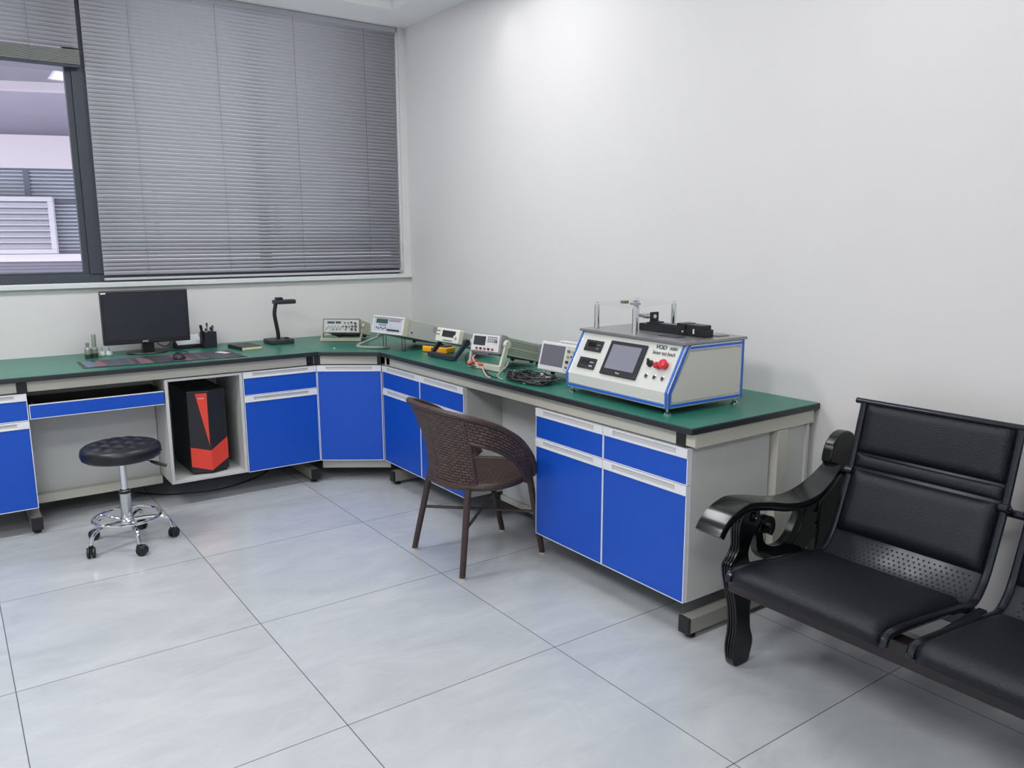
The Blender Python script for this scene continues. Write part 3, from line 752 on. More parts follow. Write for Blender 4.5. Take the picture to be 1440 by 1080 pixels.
def arm(ya, yb, yi):
    xo = .45; f = lambda pl: [(x+xo, z) for x, z in pl]
    leg_ = obj('arm_leg', xz(B(), f(sm(FRONTLEG, 3)), ya+3.6, yb+3.6), LACQ, t, smooth=True, bevel=.005, segs=2, angle=30, label='carved black front leg')
    bm = B()   # grooves follow the front edge
    for dy in (.25, .5, .75):
        yy = ya+(yb-ya)*dy; pts = [(x-.001+xo, yy+3.6, z) for x, z in FRONTLEG[1:11]]; tube(bm, spline(pts, 4), .0035, 6)
    obj('moulding', bm, LACQ, leg_, smooth=True)
    bm = B(); lathe(bm, [(.016, -.002), (.017, .003), (.010, .006), (.008, .003), (0, .004)], (-.672+xo, min(ya, yb)+3.6, .528), 20, (0, -1, 0)); obj('rosette', bm, LACQ, leg_, smooth=True)
    obj('rear_post', xz(B(), f(sm(POST, 3)), ya+3.6, yb+3.6), LACQ, t, smooth=True, bevel=.006, segs=2, angle=30)
    bm = B(); ym, yn = ya+(yb-ya)*.15, ya+(yb-ya)*.85
    stroke_xz(bm, f([(-.575, .470), (-.592, .458), (-.607, .470), (-.603, .492), (-.582, .500), (-.558, .488), (-.552, .462), (-.565, .440)][::1]), [.010, .014, .018, .020, .022, .024, .024, .02], ym+3.6, yn+3.6)
    stroke_xz(bm, f([(-.605, .488), (-.622, .455), (-.612, .405), (-.565, .372), (-.50, .365), (-.445, .395), (-.415, .440), (-.385, .490), (-.36, .545)]), [.020, .030, .044, .052, .050, .044, .036, .032, .034], ym+3.6, yn+3.6)
    xz(bm, f([(-.47, .345), (-.40, .42), (-.372, .505), (-.33, .525), (-.305, .515), (-.30, .495), (-.325, .470), (-.30, .468), (-.272, .478), (-.285, .445), (-.31, .425), (-.282, .415), (-.268, .395), (-.30, .375), (-.34, .36), (-.36, .33)]), ym+3.6, yn+3.6)
    obj('scroll', bm, LACQ, t, smooth=True, bevel=.004, segs=2, angle=30, label='carved scroll and leaf under the armrest')
    cl = spline([(-.888, .516, 0), (-.868, .543, 0), (-.835, .568, 0), (-.79, .585, 0), (-.745, .590, 0), (-.65, .574, 0), (-.55, .550, 0), (-.46, .540, 0), (-.37, .550, 0), (-.30, .576, 0), (-.25, .604, 0), (-.215, .63, 0)], 5)
    bm = B(); G = []
    yc_ = (ya+yb)/2+yi
    for i, p in enumerate(cl):
        d = (cl[min(i+1, len(cl)-1)]-cl[max(i-1, 0)]).normalized(); n_ = Vector((-d.y, d.x, 0)); row = []
        hwid = .052 if i < 40 else .052-.016*(i-40)/15
        for a_, b_ in ((-1, -.011), (-1, .010), (-.95, .014), (0, .0155), (.95, .014), (1, .010), (1, -.011), (.93, -.015), (-.93, -.015)):
            q = p+n_*b_; row.append((q.x+xo, yc_+3.6+a_*hwid, q.y))
        row.append(row[0]); G.append(row)
    V = grid(bm, G)
    bmesh.ops.remove_doubles(bm, verts=bm.verts, dist=.00001)
    bmesh.ops.holes_fill(bm, edges=[e for e in bm.edges if e.is_boundary]); bmesh.ops.recalc_face_normals(bm, faces=bm.faces)
    obj('armrest', bm, LACQ, t, smooth=True, angle=50)
arm(-3.547, -3.587, -.018)
arm(-5.413, -5.453, .018)

# ================================================================== things on the left worktop
PLAS = mat('monitor_plastic', (30, 32, 36), .35); SCR = mat('dark_screen', (40, 43, 52), .22)
t = thing('monitor', 'black flat monitor standing on the worktop under the window', 'monitor', (-1.850, -.19, HC))
bm = B(); box(bm, -.237, .227, -.075, -.035, .065, .368); mon = obj('housing', bm, PLAS, t, bevel=.006)
obj('screen', box(B(), -.222, .213, -.0762, -.0745, .092, .353), SCR, t)
bm = B(); box(bm, -.13, .12, -.035, -.005, .10, .32); obj('rear_housing', bm, PLAS, t, bevel=.01)
obj('stand_neck', xz(B(), [(-.03, .006), (.035, .006), (.03, .13), (-.028, .13)], -.03, .02), BLACKP, t, bevel=.004)
bm = B(); G = lathe(bm, [(0, 0), (.98, 0), (1, .004), (.96, .010), (0, .013)], seg=40); bmesh.ops.scale(bm, vec=(.115, .082, 1), verts=bm.verts)
obj('stand_base', bm, BLACKP, t, smooth=True)
obj('sticker', box(B(), -.232, -.207, -.0765, -.075, .352, .360), HAND, t, label='small white sticker')
text('logo', 'AOC', .014, basis((-.02, -.0758, .078), (1, 0, 0), (0, 0, 1)), HAND, t)
def cable(name, label, pts, r, m, cat='cable', group=None, n=6):
    o = obj(name, tube(B(), spline(pts, n), r, 8), m, smooth=True); tag(o, label, cat, group); return o
cable('monitor_cable', 'black cables running from behind the monitor to the wall side', [(-1.85, -.20, .98), (-1.79, -.12, .86), (-1.72, -.09, .82), (-1.64, -.04, .90), (-1.60, -.03, .90), (-1.54, -.04, .84), (-1.50, -.07, .808)], .003, BLACKP)
# slanted white box behind the monitor
t = thing('router_box', 'white-topped slanted black box behind the right edge of the monitor', 'router', (-1.60, -.085, HC), .05)
bm = B(); yz(bm, [(-.045, 0), (.055, 0), (.055, .075), (-.045, .018)], -.075, .085); obj('body', bm, BLACKP, t, bevel=.003)
M = basis((0, -.045, .019), (1, 0, 0), (0, .1, .057)); obj('white_face', box(B(), -.07, .078, .006, .108, 0, .003, M), mat('white_face', (224, 226, 236), .4), t)
# desk mat
def mat_art():
    m = bpy.data.materials.new('dark_patterned_mat'); m.use_nodes = True; nt = m.node_tree; b = nt.nodes['Principled BSDF']; N = nt.nodes.new; L = nt.links
    tc = N('ShaderNodeTexCoord'); mp = N('ShaderNodeMapping'); mp.inputs['Rotation'].default_value = (0, 0, .45); mp.inputs['Scale'].default_value = (26, 4.5, 1); L.new(tc.outputs['Object'], mp.inputs[0])
    v = N('ShaderNodeTexVoronoi'); v.inputs['Scale'].default_value = 1; L.new(mp.outputs[0], v.inputs['Vector'])
    cr = N('ShaderNodeValToRGB'); cr.color_ramp.interpolation = 'LINEAR'; e = cr.color_ramp.elements
    e[0].color = (*lin((52, 54, 62)), 1); e[1].color = (*lin((70, 62, 66)), 1)
    for p, c in ((.2, (46, 50, 56)), (.35, (104, 56, 74)), (.5, (58, 66, 82)), (.62, (96, 112, 130)), (.74, (60, 58, 66)), (.88, (122, 92, 100))): q = e.new(p); q.color = (*lin(c), 1)
    s = N('ShaderNodeSeparateColor'); L.new(v.outputs['Color'], s.inputs[0]); L.new(s.outputs[0], cr.inputs[0]); L.new(cr.outputs[0], b.inputs['Base Color']); b.inputs['Roughness'].default_value = .6
    return m
t = thing('desk_mat', 'long dark patterned desk mat in front of the monitor', 'desk mat', (-1.84, -.52, HC))
obj('border', xy(B(), [(-.405, -.112), (.408, -.185), (.395, .145), (-.402, .158)], 0, .002), BLACKP, t)
obj('printed_surface', xy(B(), [(-.39, -.10), (.395, -.172), (.383, .132), (-.388, .145)], .002, .003), mat_art(), t)
o = obj('card', box(B(), -.02, .02, -.045, .045, 0, .001), mat('white_card', (210, 214, 216), .5)); o.location = (-1.50, -.47, HC+.0032); o.rotation_euler = (0, 0, .35); tag(o, 'small white card on the right end of the desk mat', 'card')
# mouse
t = thing('computer_mouse', 'dark computer mouse on the desk mat', 'mouse', (-1.762, -.565, HC+.0032), -.25)
bm = B(); lathe(bm, [(0, 0), (.95, 0), (1, .12), (.97, .40), (.82, .70), (.5, .92), (0, 1)], seg=28); bmesh.ops.scale(bm, vec=(.034, .058, .036), verts=bm.verts)
obj('shell', bm, mat('mouse_black', (34, 34, 42), .25), t, smooth=True)
bm = B(); lathe(bm, [(0, -.003), (.007, -.003), (.007, .003), (0, .003)], (0, -.028, .031), 14, (1, 0, 0)); obj('scroll_wheel', bm, BLACKP, t, smooth=True)
cable('mouse_cable', 'thin black mouse cable on the worktop', [(-1.757, -.51, .815), (-1.74, -.45, .806), (-1.68, -.38, .8035), (-1.66, -.30, .8035), (-1.73, -.2, .8035), (-1.80, -.09, .803)], .0018, BLACKP)
# vials
def bottle(x, y, h, r, body, cap, name, label, cat, neck=.4, rc=None):
    t = thing(name, label, cat, (x, y, HC)); 
    obj('body', lathe(B(), [(0, 0), (r*.92, 0), (r, .003), (r, h*.55), (r*.8, h*.66), (r*neck, h*.72), (r*neck, h*.8)], seg=24), body, t, smooth=True)
    obj('cap', lathe(B(), [(0, h*.8), (r*(neck+.15), h*.8), (r*(neck+.15), h*.97), (r*neck, h), (0, h)], seg=20), cap, t, smooth=True)
    return t
GR = mat('grey_green_metal', (142, 150, 142), .35, .4); DK = mat('dark_rubber', (36, 44, 42), .5)
t = bottle(-2.166, -.232, .088, .0165, GR, mat('grey_tip', (130, 136, 128), .4, .3), 'small_vial', 'short grey-green metal vial, leftmost on the worktop near the monitor', 'vial', .45)
obj('base_band', lathe(B(), [(.0172, 0), (.0172, .022), (.0165, .024), (0, .024)], seg=24), DK, t, smooth=True)
t = thing('small_torch', 'tall slim grey-green metal tube standing second from the left by the monitor', 'tube', (-2.132, -.232, HC))
obj('tube', lathe(B(), [(0, .025), (.014, .025), (.018, .04), (.018, .052), (.0115, .06), (.0115, .128), (.010, .132), (0, .132)], seg=24), GR, t, smooth=True)
obj('base', lathe(B(), [(0, 0), (.0165, 0), (.0165, .025), (0, .026)], seg=24), DK, t, smooth=True)
CER = mat('white_ceramic', (226, 236, 234), .25)
for x, y, lab in ((-2.092, -.20, 'small round white pot with metal top, nearer the tall metal tube'), (-2.055, -.205, 'small round white pot with metal pin, nearest the monitor')):
    t = thing('small_pot', lab, 'pot', (x, y, HC), group=None)
    obj('body', lathe(B(), [(0, 0), (.009, 0), (.0165, .008), (.0175, .018), (.013, .028), (.006, .032), (0, .032)], seg=24), CER, t, smooth=True)
    obj('stem', lathe(B(), [(0, .032), (.006, .032), (.003, .037), (.007, .041), (.003, .045), (.0015, .056), (0, .056)], seg=16), STEEL, t, smooth=True)
# pen pot
t = thing('pen_pot', 'square black mesh pen pot between monitor and notebook', 'pen holder', (-1.496, -.165, HC), .15)
bm = B(); h = .037; H = .098
for q in ((-h, -h+.002, -h, h), (h-.002, h, -h, h), (-h+.002, h-.002, -h, -h+.002), (-h+.002, h-.002, h-.002, h)): box(bm, *q, 0, H)
box(bm, -h+.002, h-.002, -h+.002, h-.002, 0, .003)
obj('pot', bm, mat('navy_black_mesh', (26, 29, 42), .5, bump=.3, bscale=600), t)
pm = [BLACKP, mat('white_pen', (214, 216, 224), .35), mat('pink_grey_pen', (150, 140, 140), .35), mat('silver_pen', (160, 162, 176), .3, .5), BLACKP, mat('grey_green_cap', (110, 124, 118), .4)]
for i, (x0, y0, x1, y1, z1, r, lab) in enumerate(((-.028, -.01, -.052, -.02, .142, .008, 'thick black marker leaning left in the pen pot'), (-.01, .0, -.014, .0, .118, .004, 'white pen with black clip in the pen pot'), (.0, .01, .002, .015, .150, .005, 'tall pinkish grey pen standing highest in the pen pot'), (.012, .0, .014, -.005, .125, .004, 'silver pen right of the tall pen in the pot'), (.005, -.01, .022, -.012, .132, .004, 'black pen crossing the pen pot'), (.025, .0, .034, .005, .135, .005, 'pen with round grey-green cap at the right of the pot'))):
    c, s = math.cos(.15), math.sin(.15); w_ = lambda x, y, z: Vector((-1.496+c*x-s*y, -.165+s*x+c*y, HC+z))
    p0_, p1_ = w_(x0, y0, .004+r*.5), w_(x1, y1, z1); o = thing('pen' if i else 'marker_pen', lab, 'pen', p0_)
    obj('barrel', cyl(B(), (0, 0, 0), (p1_-p0_)*.86, r*.9, r, 12), pm[i], o, smooth=True); obj('cap', cyl(B(), (p1_-p0_)*.86, p1_-p0_, r*1.15, r, 12), BLACKP if i != 5 else pm[5], o, smooth=True)
# notebook
t = thing('notebook', 'black closed notebook with cream pages beside the pen pot', 'notebook', (-1.328, -.335, HC), .12)
bm = B(); box(bm, -.062, .066, -.095, .105, 0, .002); box(bm, -.062, .066, -.095, .105, .018, .0205); box(bm, -.064, -.061, -.095, .105, 0, .0205)
obj('cover', bm, mat('black_cover', (38, 44, 42), .45), t, bevel=.001)
obj('pages', box(B(), -.060, .063, -.092, .102, .002, .018), mat('cream_paper', (222, 214, 178), .7), t)
obj('elastic_tab', box(B(), .01, .05, .03, .045, .0205, .022), BLACKP, t)
# lamp
t = thing('desk_lamp', 'black desk lamp with flat head at the right end of the left worktop', 'lamp', (-1.075, -.215, HC))
bm = B(); xy(bm, sm([(-.075, -.055), (-.06, -.075), (.06, -.075), (.075, -.055), (.08, .05), (.06, .075), (-.06, .075), (-.08, .05)], 3), 0, .028)
obj('base', bm, mat('lamp_black', (40, 42, 44), .5), t, smooth=True, bevel=.006)
obj('switch', box(B(), .03, .055, -.03, -.015, .028, .036), BLACKP, t, bevel=.002)
obj('gooseneck', tube(B(), spline([(-.002, 0, .02), (-.006, 0, .08), (-.018, 0, .16), (-.019, 0, .20), (-.008, 0, .255)], 6), .0125, 12), BLACKP, t, smooth=True)
bm = B(); box(bm, -.024, .115, -.03, .03, .248, .274); hd = obj('head', bm, mat('lamp_black', (40, 42, 44), .5), t, bevel=.006)
obj('hinge_cover', box(B(), -.008, .034, -.022, .022, .274, .290), BLACKP, hd, bevel=.004)
obj('lens', box(B(), .01, .11, -.024, .024, .246, .2485), mat('lamp_lens', (190, 192, 190), .3), hd)

# ================================================================== bench instruments
CREAM = mat('cream_enamel', (196, 196, 172), .45); PANELG = mat('panel_grey', (190, 192, 190), .45); OFFW = mat('off_white_case', (206, 206, 206), .45)
LCD = mat('green_lcd', (44, 78, 78), .3); DARKSCR = mat('dark_lcd', (36, 36, 46), .25); KEY = mat('key_grey', (120, 122, 122), .5); KEYD = mat('key_dark', (50, 52, 54), .5)
def inst(name, label, cat, x, y, adeg, tdeg, z=.812):
    a_, t_ = math.radians(adeg), math.radians(tdeg); n_ = Vector((math.cos(a_), math.sin(a_), 0)); u_ = Vector((0, 0, 1)); wd = n_.cross(u_)
    f_ = n_*math.cos(t_)+u_*math.sin(t_); up = -n_*math.sin(t_)+u_*math.cos(t_); X, Y, Z = -wd, -f_, up
    M = Matrix(((X.x, Y.x, Z.x, x), (X.y, Y.y, Z.y, y), (X.z, Y.z, Z.z, z), (0, 0, 0, 1)))
    return thing(name, label, cat, M=M), M.inverted(), M
def keys(t, d, pts, s=.004, m=KEY, name='button', dep=.003):
    bm = B()
    for x, z in pts: box(bm, x-s, x+s, -d-dep, -d, z-s*.7, z+s*.7)
    return obj(name, bm, m, t)
def knob(t, d, x, z, r, m=KEYD, name='knob', dep=.012):
    return obj(name, lathe(B(), [(0, 0), (r, 0), (r*.92, dep), (0, dep+.001)], (x, -d, z), 16, (0, -1, 0)), m, t, smooth=True)
def feet_under(t, w, d):
    for sx in (-1, 1):
        obj('rubber_foot', cyl(B(), (sx*(w/2-.03), -.03, -.012), (sx*(w/2-.03), -.03, 0), .010, .011, 12), BLACKP, t)
def handle(t, inv, piv, e0, e1, m, wdt=.022, thk=.012, half=0.):
    """U handle: piv = local pivots (left, right); e0,e1 world ends of the crossbar standing on the worktop"""
    L0 = inv @ Vector(e0); L1 = inv @ Vector(e1); bm = B()
    for p, e in ((piv[0], L0), (piv[1], L1)):
        p = Vector(p); d_ = (e-p).normalized(); M = basis(p, d_, (1, 0, 0)); L = (e-p).length; M = basis(p, d_, Vector((1, 0, 0))-d_*d_.x)
        box(bm, -.012, L, -thk/2, thk/2, -wdt/2, wdt/2, M)
        cyl(bm, M @ Vector((0, -thk*.7, 0)), M @ Vector((0, thk*.7, 0)), wdt*.75, wdt*.75, 18)
    wz = inv.to_3x3() @ Vector((0, 0, 1)); xx = (L1-L0).normalized(); M = basis(L0, xx, wz-xx*wz.dot(xx)); L = (L1-L0).length
    box(bm, -thk/2, L+thk/2, 0, wdt, -thk, thk, M)
    return obj('handle', bm, m, t, bevel=.003)
BL_RUB = mat('grey_black_rubber', (42, 48, 58), .5)
# 1 -- cream counter with tilting handle
W, H, Dp = .232, .084, .27
t, inv, M = inst('frequency_counter', 'cream bench instrument with many knobs propped on a cream handle, left of the corner', 'test instrument', -.57, -.227, -130.5, 11.2)
obj('case', box(B(), -W/2, W/2, -Dp, 0, 0, H), CREAM, t, bevel=.003)
bm = B(); box(bm, -W/2-.003, W/2+.003, -Dp-.006, -Dp+.012, H-.002, H+.004); box(bm, -W/2-.003, W/2+.003, -Dp-.006, -Dp+.012, -.004, .002); box(bm, -W/2-.004, -W/2+.002, -Dp-.006, -Dp+.012, 0, H); box(bm, W/2-.002, W/2+.004, -Dp-.006, -Dp+.012, 0, H)
obj('bezel', bm, mat('bezel_grey', (120, 120, 112), .45), t, bevel=.001)
obj('front_panel', box(B(), -W/2+.001, W/2-.001, -Dp-.003, -Dp, .001, H-.001), PANELG, t)
d = Dp+.003
obj('display', box(B(), -.092, -.044, -d-.001, -d, .056, .070), LCD, t); obj('display', box(B(), -.038, -.002, -d-.001, -d, .056, .070), LCD, t)
keys(t, d, [(-.095+.011*i, .028+.010*(i % 2)) for i in range(10)]); keys(t, d, [(-.10, .018), (-.06, .018), (-.05, .018), (-.03, .018), (-.012, .018)], .0035, KEYD)
for x, z, r in ((.022, .062, .005), (.045, .062, .005), (.066, .064, .006), (.092, .058, .007), (.012, .038, .005), (.033, .036, .006), (.052, .037, .005), (.072, .038, .006), (.094, .038, .008), (.03, .020, .004), (.068, .020, .007), (.094, .018, .007)): knob(t, d, x, z, r, KEYD if r > .0055 else KEY)
feet_under(t, W, Dp)
handle(t, inv, ((-W/2-.012, -.22, .045), (W/2+.012, -.22, .045)), (-.825, -.297, .802), (-.628, -.452, .802), CREAM)
obj('shadow_block', box(B(), -.07, .10, -Dp+.02, -Dp+.16, -.016, 0), BLACKP, t, label='black block standing in for the shadow under the case')  # solid black block imitates the shadow beneath the raised case
# 2 -- long white bench meter
W, H, Dp = .285, .107, .36
t, inv, M = inst('bench_meter', 'large long white bench meter with teal display, raised at the front, in the corner', 'test instrument', -.35, -.876, -166.9, 14.0)
obj('case', box(B(), -W/2+.003, W/2-.003, -Dp+.02, 0, 0, H-.003), mat('meter_side', (186, 188, 184), .5), t, bevel=.003)
bm = B(); q = .012
box(bm, -W/2, W/2, -Dp, -Dp+.035, H-q, H); box(bm, -W/2, W/2, -Dp, -Dp+.035, 0, q); box(bm, -W/2, -W/2+.014, -Dp, -Dp+.035, q, H-q); box(bm, W/2-.02, W/2, -Dp, -Dp+.035, q, H-q)
obj('bezel', bm, OFFW, t, bevel=.004)
obj('side_strip', box(B(), W/2-.001, W/2+.002, -Dp, -Dp+.035, 0, H), CREAM, t)
d = Dp-.008
obj('front_panel', box(B(), -W/2+.014, W/2-.02, -d, -d+.01, q, H-q), mat('bluish_panel', (186, 192, 202), .45), t)
obj('display', box(B(), -.115, -.01, -d-.001, -d, .062, .088), LCD, t)
obj('label_strip', box(B(), .0, .10, -d-.0008, -d, .076, .088), mat('mauve_strip', (150, 140, 150), .5), t)
keys(t, d, [(-.08+.013*i, .053) for i in range(5)]); keys(t, d, [(-.105+.02*i, .036-.005*(i % 2)) for i in range(5)], .005, KEYD)
for i in range(6): knob(t, d, .005+.018*i, .026, .0055, KEYD, 'terminal', .012)
for sx in (-1, 1):
    bm = B(); e = Vector((sx*.085, -Dp+.06, 0)); zz = (M @ e).z-.8; dn = inv.to_3x3() @ Vector((0, 0, -1))
    p = e+dn*(zz-.001); tube(bm, [e+Vector((-.014, 0, 0)), p+Vector((-.012, 0, 0)), p+Vector((.012, 0, 0)), e+Vector((.014, 0, 0))], .0022, 6); obj('wire_foot', bm, BLACKP, t)
bm = B()
for i in range(8): box(bm, W/2-.004, W/2-.0022, -.12+.013*i, -.115+.013*i, .055, .090)
obj('vent_slots', bm, KEY, t)
obj('screw', cyl(B(), (W/2-.003, -Dp+.07, .03), (W/2+.001, -Dp+.07, .03), .005), KEYD, t); feet_under(t, W, Dp)
# 3 -- small handled meter
W, H, Dp = .214, .078, .29
t, inv, M = inst('digital_multimeter', 'small white bench meter with blue side sticker propped on a dark handle', 'test instrument', -.304, -1.431, 184.4, 16)
obj('case', box(B(), -W/2+.006, W/2-.006, -Dp+.02, 0, 0, H-.004), mat('pale_green_case', (176, 184, 174), .5), t, bevel=.003)
bm = B(); box(bm, -W/2, W/2, -Dp, -Dp+.035, 0, H); obj('front_frame', bm, mat('ivory_front', (214, 214, 200), .45), t, bevel=.006)
d = Dp
obj('display', box(B(), -.045, .075, -d-.001, -d, .030, .066), DARKSCR, t)
keys(t, d, [(-.092, .060), (-.075, .060), (-.092, .040), (-.075, .040)], .004, KEYD); keys(t, d, [(-.02+.012*i, .012) for i in range(7)], .004, KEY)
knob(t, d, .085, .035, .010, OFFW); feet_under(t, W, Dp)
obj('sticker', box(B(), W/2-.0065, W/2-.0055, -.19, -.13, .03, .062), mat('blue_sticker', (44, 84, 160), .4), t, label='blue oval sticker')
handle(t, inv, ((-W/2-.009, -Dp+.055, .02), (W/2+.009, -Dp+.055, .02)), (-.598, -1.310, .802), (-.592, -1.548, .802), BL_RUB, .026, .014)
# 4 -- meter with perforated side
W, H, Dp = .190, .093, .335
t, inv, M = inst('bench_multimeter', 'grey bench multimeter with perforated side and big cream handle in front', 'test instrument', -.31, -1.82, -165.5, 13.9)
obj('case', box(B(), -W/2+.004, W/2-.004, -Dp+.02, 0, 0, H-.003), mat('case_grey_green', (164, 168, 156), .5), t, bevel=.002)
bm = B()
for r in range(2):
    for i in range(26):
        for k in range(3):
            y_ = -.29+i*.0108+(k % 2)*.005; z_ = .014+r*.038+k*.010; cyl(bm, (W/2-.0045, y_, z_), (W/2-.0037, y_, z_), .0036, .0036, 6)
obj('vent_holes', bm, mat('vent_dark', (92, 98, 84), .7), t)
bm = B(); box(bm, -W/2-.004, W/2+.004, -Dp, -Dp+.05, -.004, H+.002); obj('bumper', bm, mat('grey_bumper', (142, 142, 148), .5), t, bevel=.005)
obj('rear_bumper', box(B(), -W/2-.002, W/2+.003, -.02, 0, -.002, H+.001), mat('grey_bumper', (142, 142, 148), .5), t, bevel=.004)
obj('front_panel', box(B(), -W/2+.004, W/2-.004, -Dp-.004, -Dp, .004, H-.006), OFFW, t, bevel=.002); d = Dp+.004
obj('display', box(B(), -.078, .0, -d-.001, -d, .032, .078), DARKSCR, t)
keys(t, d, [(.018+.013*(i % 5), .076-.011*(i//5)) for i in range(15)]); knob(t, d, .070, .058, .007, KEY)
for i in range(5): knob(t, d, -.05+.026*i, .016, .006, KEYD if i % 2 else mat('red_jack', (190, 60, 60), .4), 'terminal', .008)
feet_under(t, W, Dp)
handle(t, inv, ((-W/2-.014, -Dp+.035, .05), (W/2+.014, -Dp+.035, .05)), (-.622, -1.765, .802), (-.598, -1.998, .802), mat('handle_cream', (200, 200, 184), .45), .03, .014)
# 5 -- oscilloscope
W, H, Dp = .29, .137, .11
t, inv, M = inst('oscilloscope', 'white oscilloscope with big grey screen beside the white test bench machine', 'test instrument', -.424, -2.355, -177.7, 14.5)
obj('case', box(B(), -W/2, W/2, -Dp, 0, 0, H), OFFW, t, bevel=.006); d = Dp
obj('screen', box(B(), -.128, .028, -d-.0012, -d, .026, .124), mat('grey_screen', (88, 88, 98), .25), t)
obj('control_panel', box(B(), .040, .138, -d-.001, -d, .012, .126), mat('beige_controls', (192, 190, 178), .5), t)
for i in range(4):
    for k in range(3): knob(t, d, .058+.03*k, .030+.025*i, .0065 if (i+k) % 2 else .005, (KEY, KEYD, mat('yellow_key', (176, 172, 110), .5))[(i+2*k) % 3])
obj('carry_handle', tube(B(), spline([(-.08, -.05, H), (-.07, -.05, H+.012), (.07, -.05, H+.012), (.08, -.05, H)], 5), .005, 8), OFFW, t, smooth=True)
feet_under(t, W, Dp)
bm = B()
for sx in (-.1, .1):
    e = Vector((sx, -Dp+.012, 0)); zz = (M @ e).z-.8; dn = inv.to_3x3() @ Vector((0, 0, -1)); cyl(bm, e, e+dn*(zz-.001), .007, .006, 12)
obj('tilt_foot', bm, OFFW, t)
# yellow meter
YEL = mat('yellow_holster', (240, 166, 24), .5)
t = thing('handheld_multimeter', 'yellow and dark grey handheld meter lying under the small bench meter', 'handheld meter', (-.475, -1.195, HC), -1.25)
bm = B(); box(bm, -.095, .095, -.042, .042, .0, .036); obj('holster', bm, YEL, t, bevel=.010, segs=3)
obj('face', box(B(), -.082, .082, -.032, .032, .036, .043), BL_RUB, t, bevel=.003)
obj('display', box(B(), -.07, -.02, -.024, .024, .043, .044), LCD, t); lb = lathe(B(), [(0, .043), (.018, .043), (.016, .052), (0, .053)], (.02, 0, 0), 20); obj('dial', lb, BLACKP, t, smooth=True)
obj('jack', box(B(), -.02, .0, -.0435, -.041, .016, .030), mat('dark_red', (110, 30, 34), .5), t)

# ---------------- test leads and cables
LEAD = mat('beige_lead', (170, 160, 142), .5); REDL = mat('red_lead', (190, 70, 62), .45); BLK = mat('black_lead', (28, 32, 34), .45); PINK = mat('pinkish_lead', (206, 160, 162), .5); GRYL = mat('grey_lead', (150, 152, 148), .45)
zt = HC+.004
lt = thing('test_cable', 'thick beige test cables looped on the worktop before the large white bench meter', 'cable', (0, 0, 0))
bm = B(); tube(bm, spline([(-.52, -.70, .885), (-.58, -.70, .87), (-.64, -.68, .84), (-.72, -.66, .815), (-.75, -.69, zt+.002), (-.74, -.76, zt+.002), (-.69, -.83, zt+.003), (-.655, -.86, zt+.003)], 7), .0065, 8); obj('lead', bm, LEAD, lt, smooth=True)
bm = B(); tube(bm, spline([(-.50, -.755, .888), (-.56, -.74, .885), (-.63, -.70, .850), (-.70, -.68, .825), (-.765, -.705, zt+.002), (-.745, -.79, zt+.002), (-.68, -.86, zt+.004), (-.63, -.87, zt+.004)], 7), .0065, 8); obj('lead', bm, GRYL, lt, smooth=True)
bm = B(); tube(bm, spline([(-.52, -.78, .885), (-.60, -.76, .882), (-.65, -.755, .870)], 7), .009, 8); obj('lead_grip', bm, CREAM, lt, smooth=True)
cable('test_lead', 'black lead hanging from the grey bench multimeter with red plug', [(-.655, -1.80, .882), (-.665, -1.79, .862), (-.66, -1.785, .83), (-.645, -1.80, zt+.01), (-.62, -1.86, zt+.002), (-.65, -1.95, zt), (-.70, -2.06, zt), (-.715, -2.14, zt)], .0028, BLK)
o = obj('plug', cyl(B(), (-.66, -1.80, .822), (-.62, -1.825, .842), .010, .008, 12), mat('red_lead', (190, 70, 62), .45), smooth=True); tag(o, 'red banana plug on the worktop inside the cream handle', 'plug')
cable('test_lead', 'pinkish red lead crossing in front of the grey bench multimeter', [(-.655, -1.862, .874), (-.68, -1.88, .865), (-.675, -1.91, .835), (-.665, -1.935, .832), (-.69, -1.98, .828), (-.72, -2.06, zt), (-.735, -2.12, zt)], .003, PINK)
o = obj('clip', cyl(B(), (-.668, -1.92, .842), (-.675, -1.958, .838), .009, .006, 12), mat('orange_clip', (206, 92, 50), .45), smooth=True); tag(o, 'orange red clip resting on the cream handle', 'clip')
cable('test_lead', 'grey lead standing up in a bend beside the cream handle', [(-.60, -2.07, .86), (-.615, -2.075, .84), (-.64, -2.07, .82), (-.665, -2.08, zt+.004), (-.70, -2.13, zt), (-.72, -2.20, zt)], .004, GRYL)
rnd = random.Random(3)
for i in range(12):
    pts = []; cx_, cy_ = -.625, -2.29
    for k in range(14):
        f = k/13; ang = rnd.uniform(0, 2*PI) if k == 0 else ang+rnd.uniform(.5, 1.4)
        R1 = rnd.uniform(.3, 1); ex, ey = .085*R1, .19*R1
        x = cx_+ex*math.cos(ang)+.02*math.sin(k); y = cy_+ey*math.sin(ang); z = zt+rnd.uniform(0, .055)*(1-R1*.6)
        pts.append((max(-.738, min(-.52, x)), max(-2.50, min(-2.08, y)), z))
    r = rnd.choice((.0022, .0028, .0032)); c_ = thing('tangled_lead', 'thin black test lead in the tangled pile before the oscilloscope' if i % 4 else 'thin dark grey test lead in the tangled pile before the oscilloscope', 'cable', (0, 0, 0), group='leads in the tangled pile')
    obj('wire', tube(B(), spline(pts, 6), r, 7), BLK if i % 4 else mat('dark_grey_lead', (70, 72, 70), .45), c_, smooth=True)
    p, q = Vector(pts[-1]), Vector(pts[-2]); obj('plug', cyl(B(), p, p+(p-q).normalized()*.022, .005, .0035, 10), (BLACKP, OFFW, GRYL)[i % 3], c_, smooth=True)
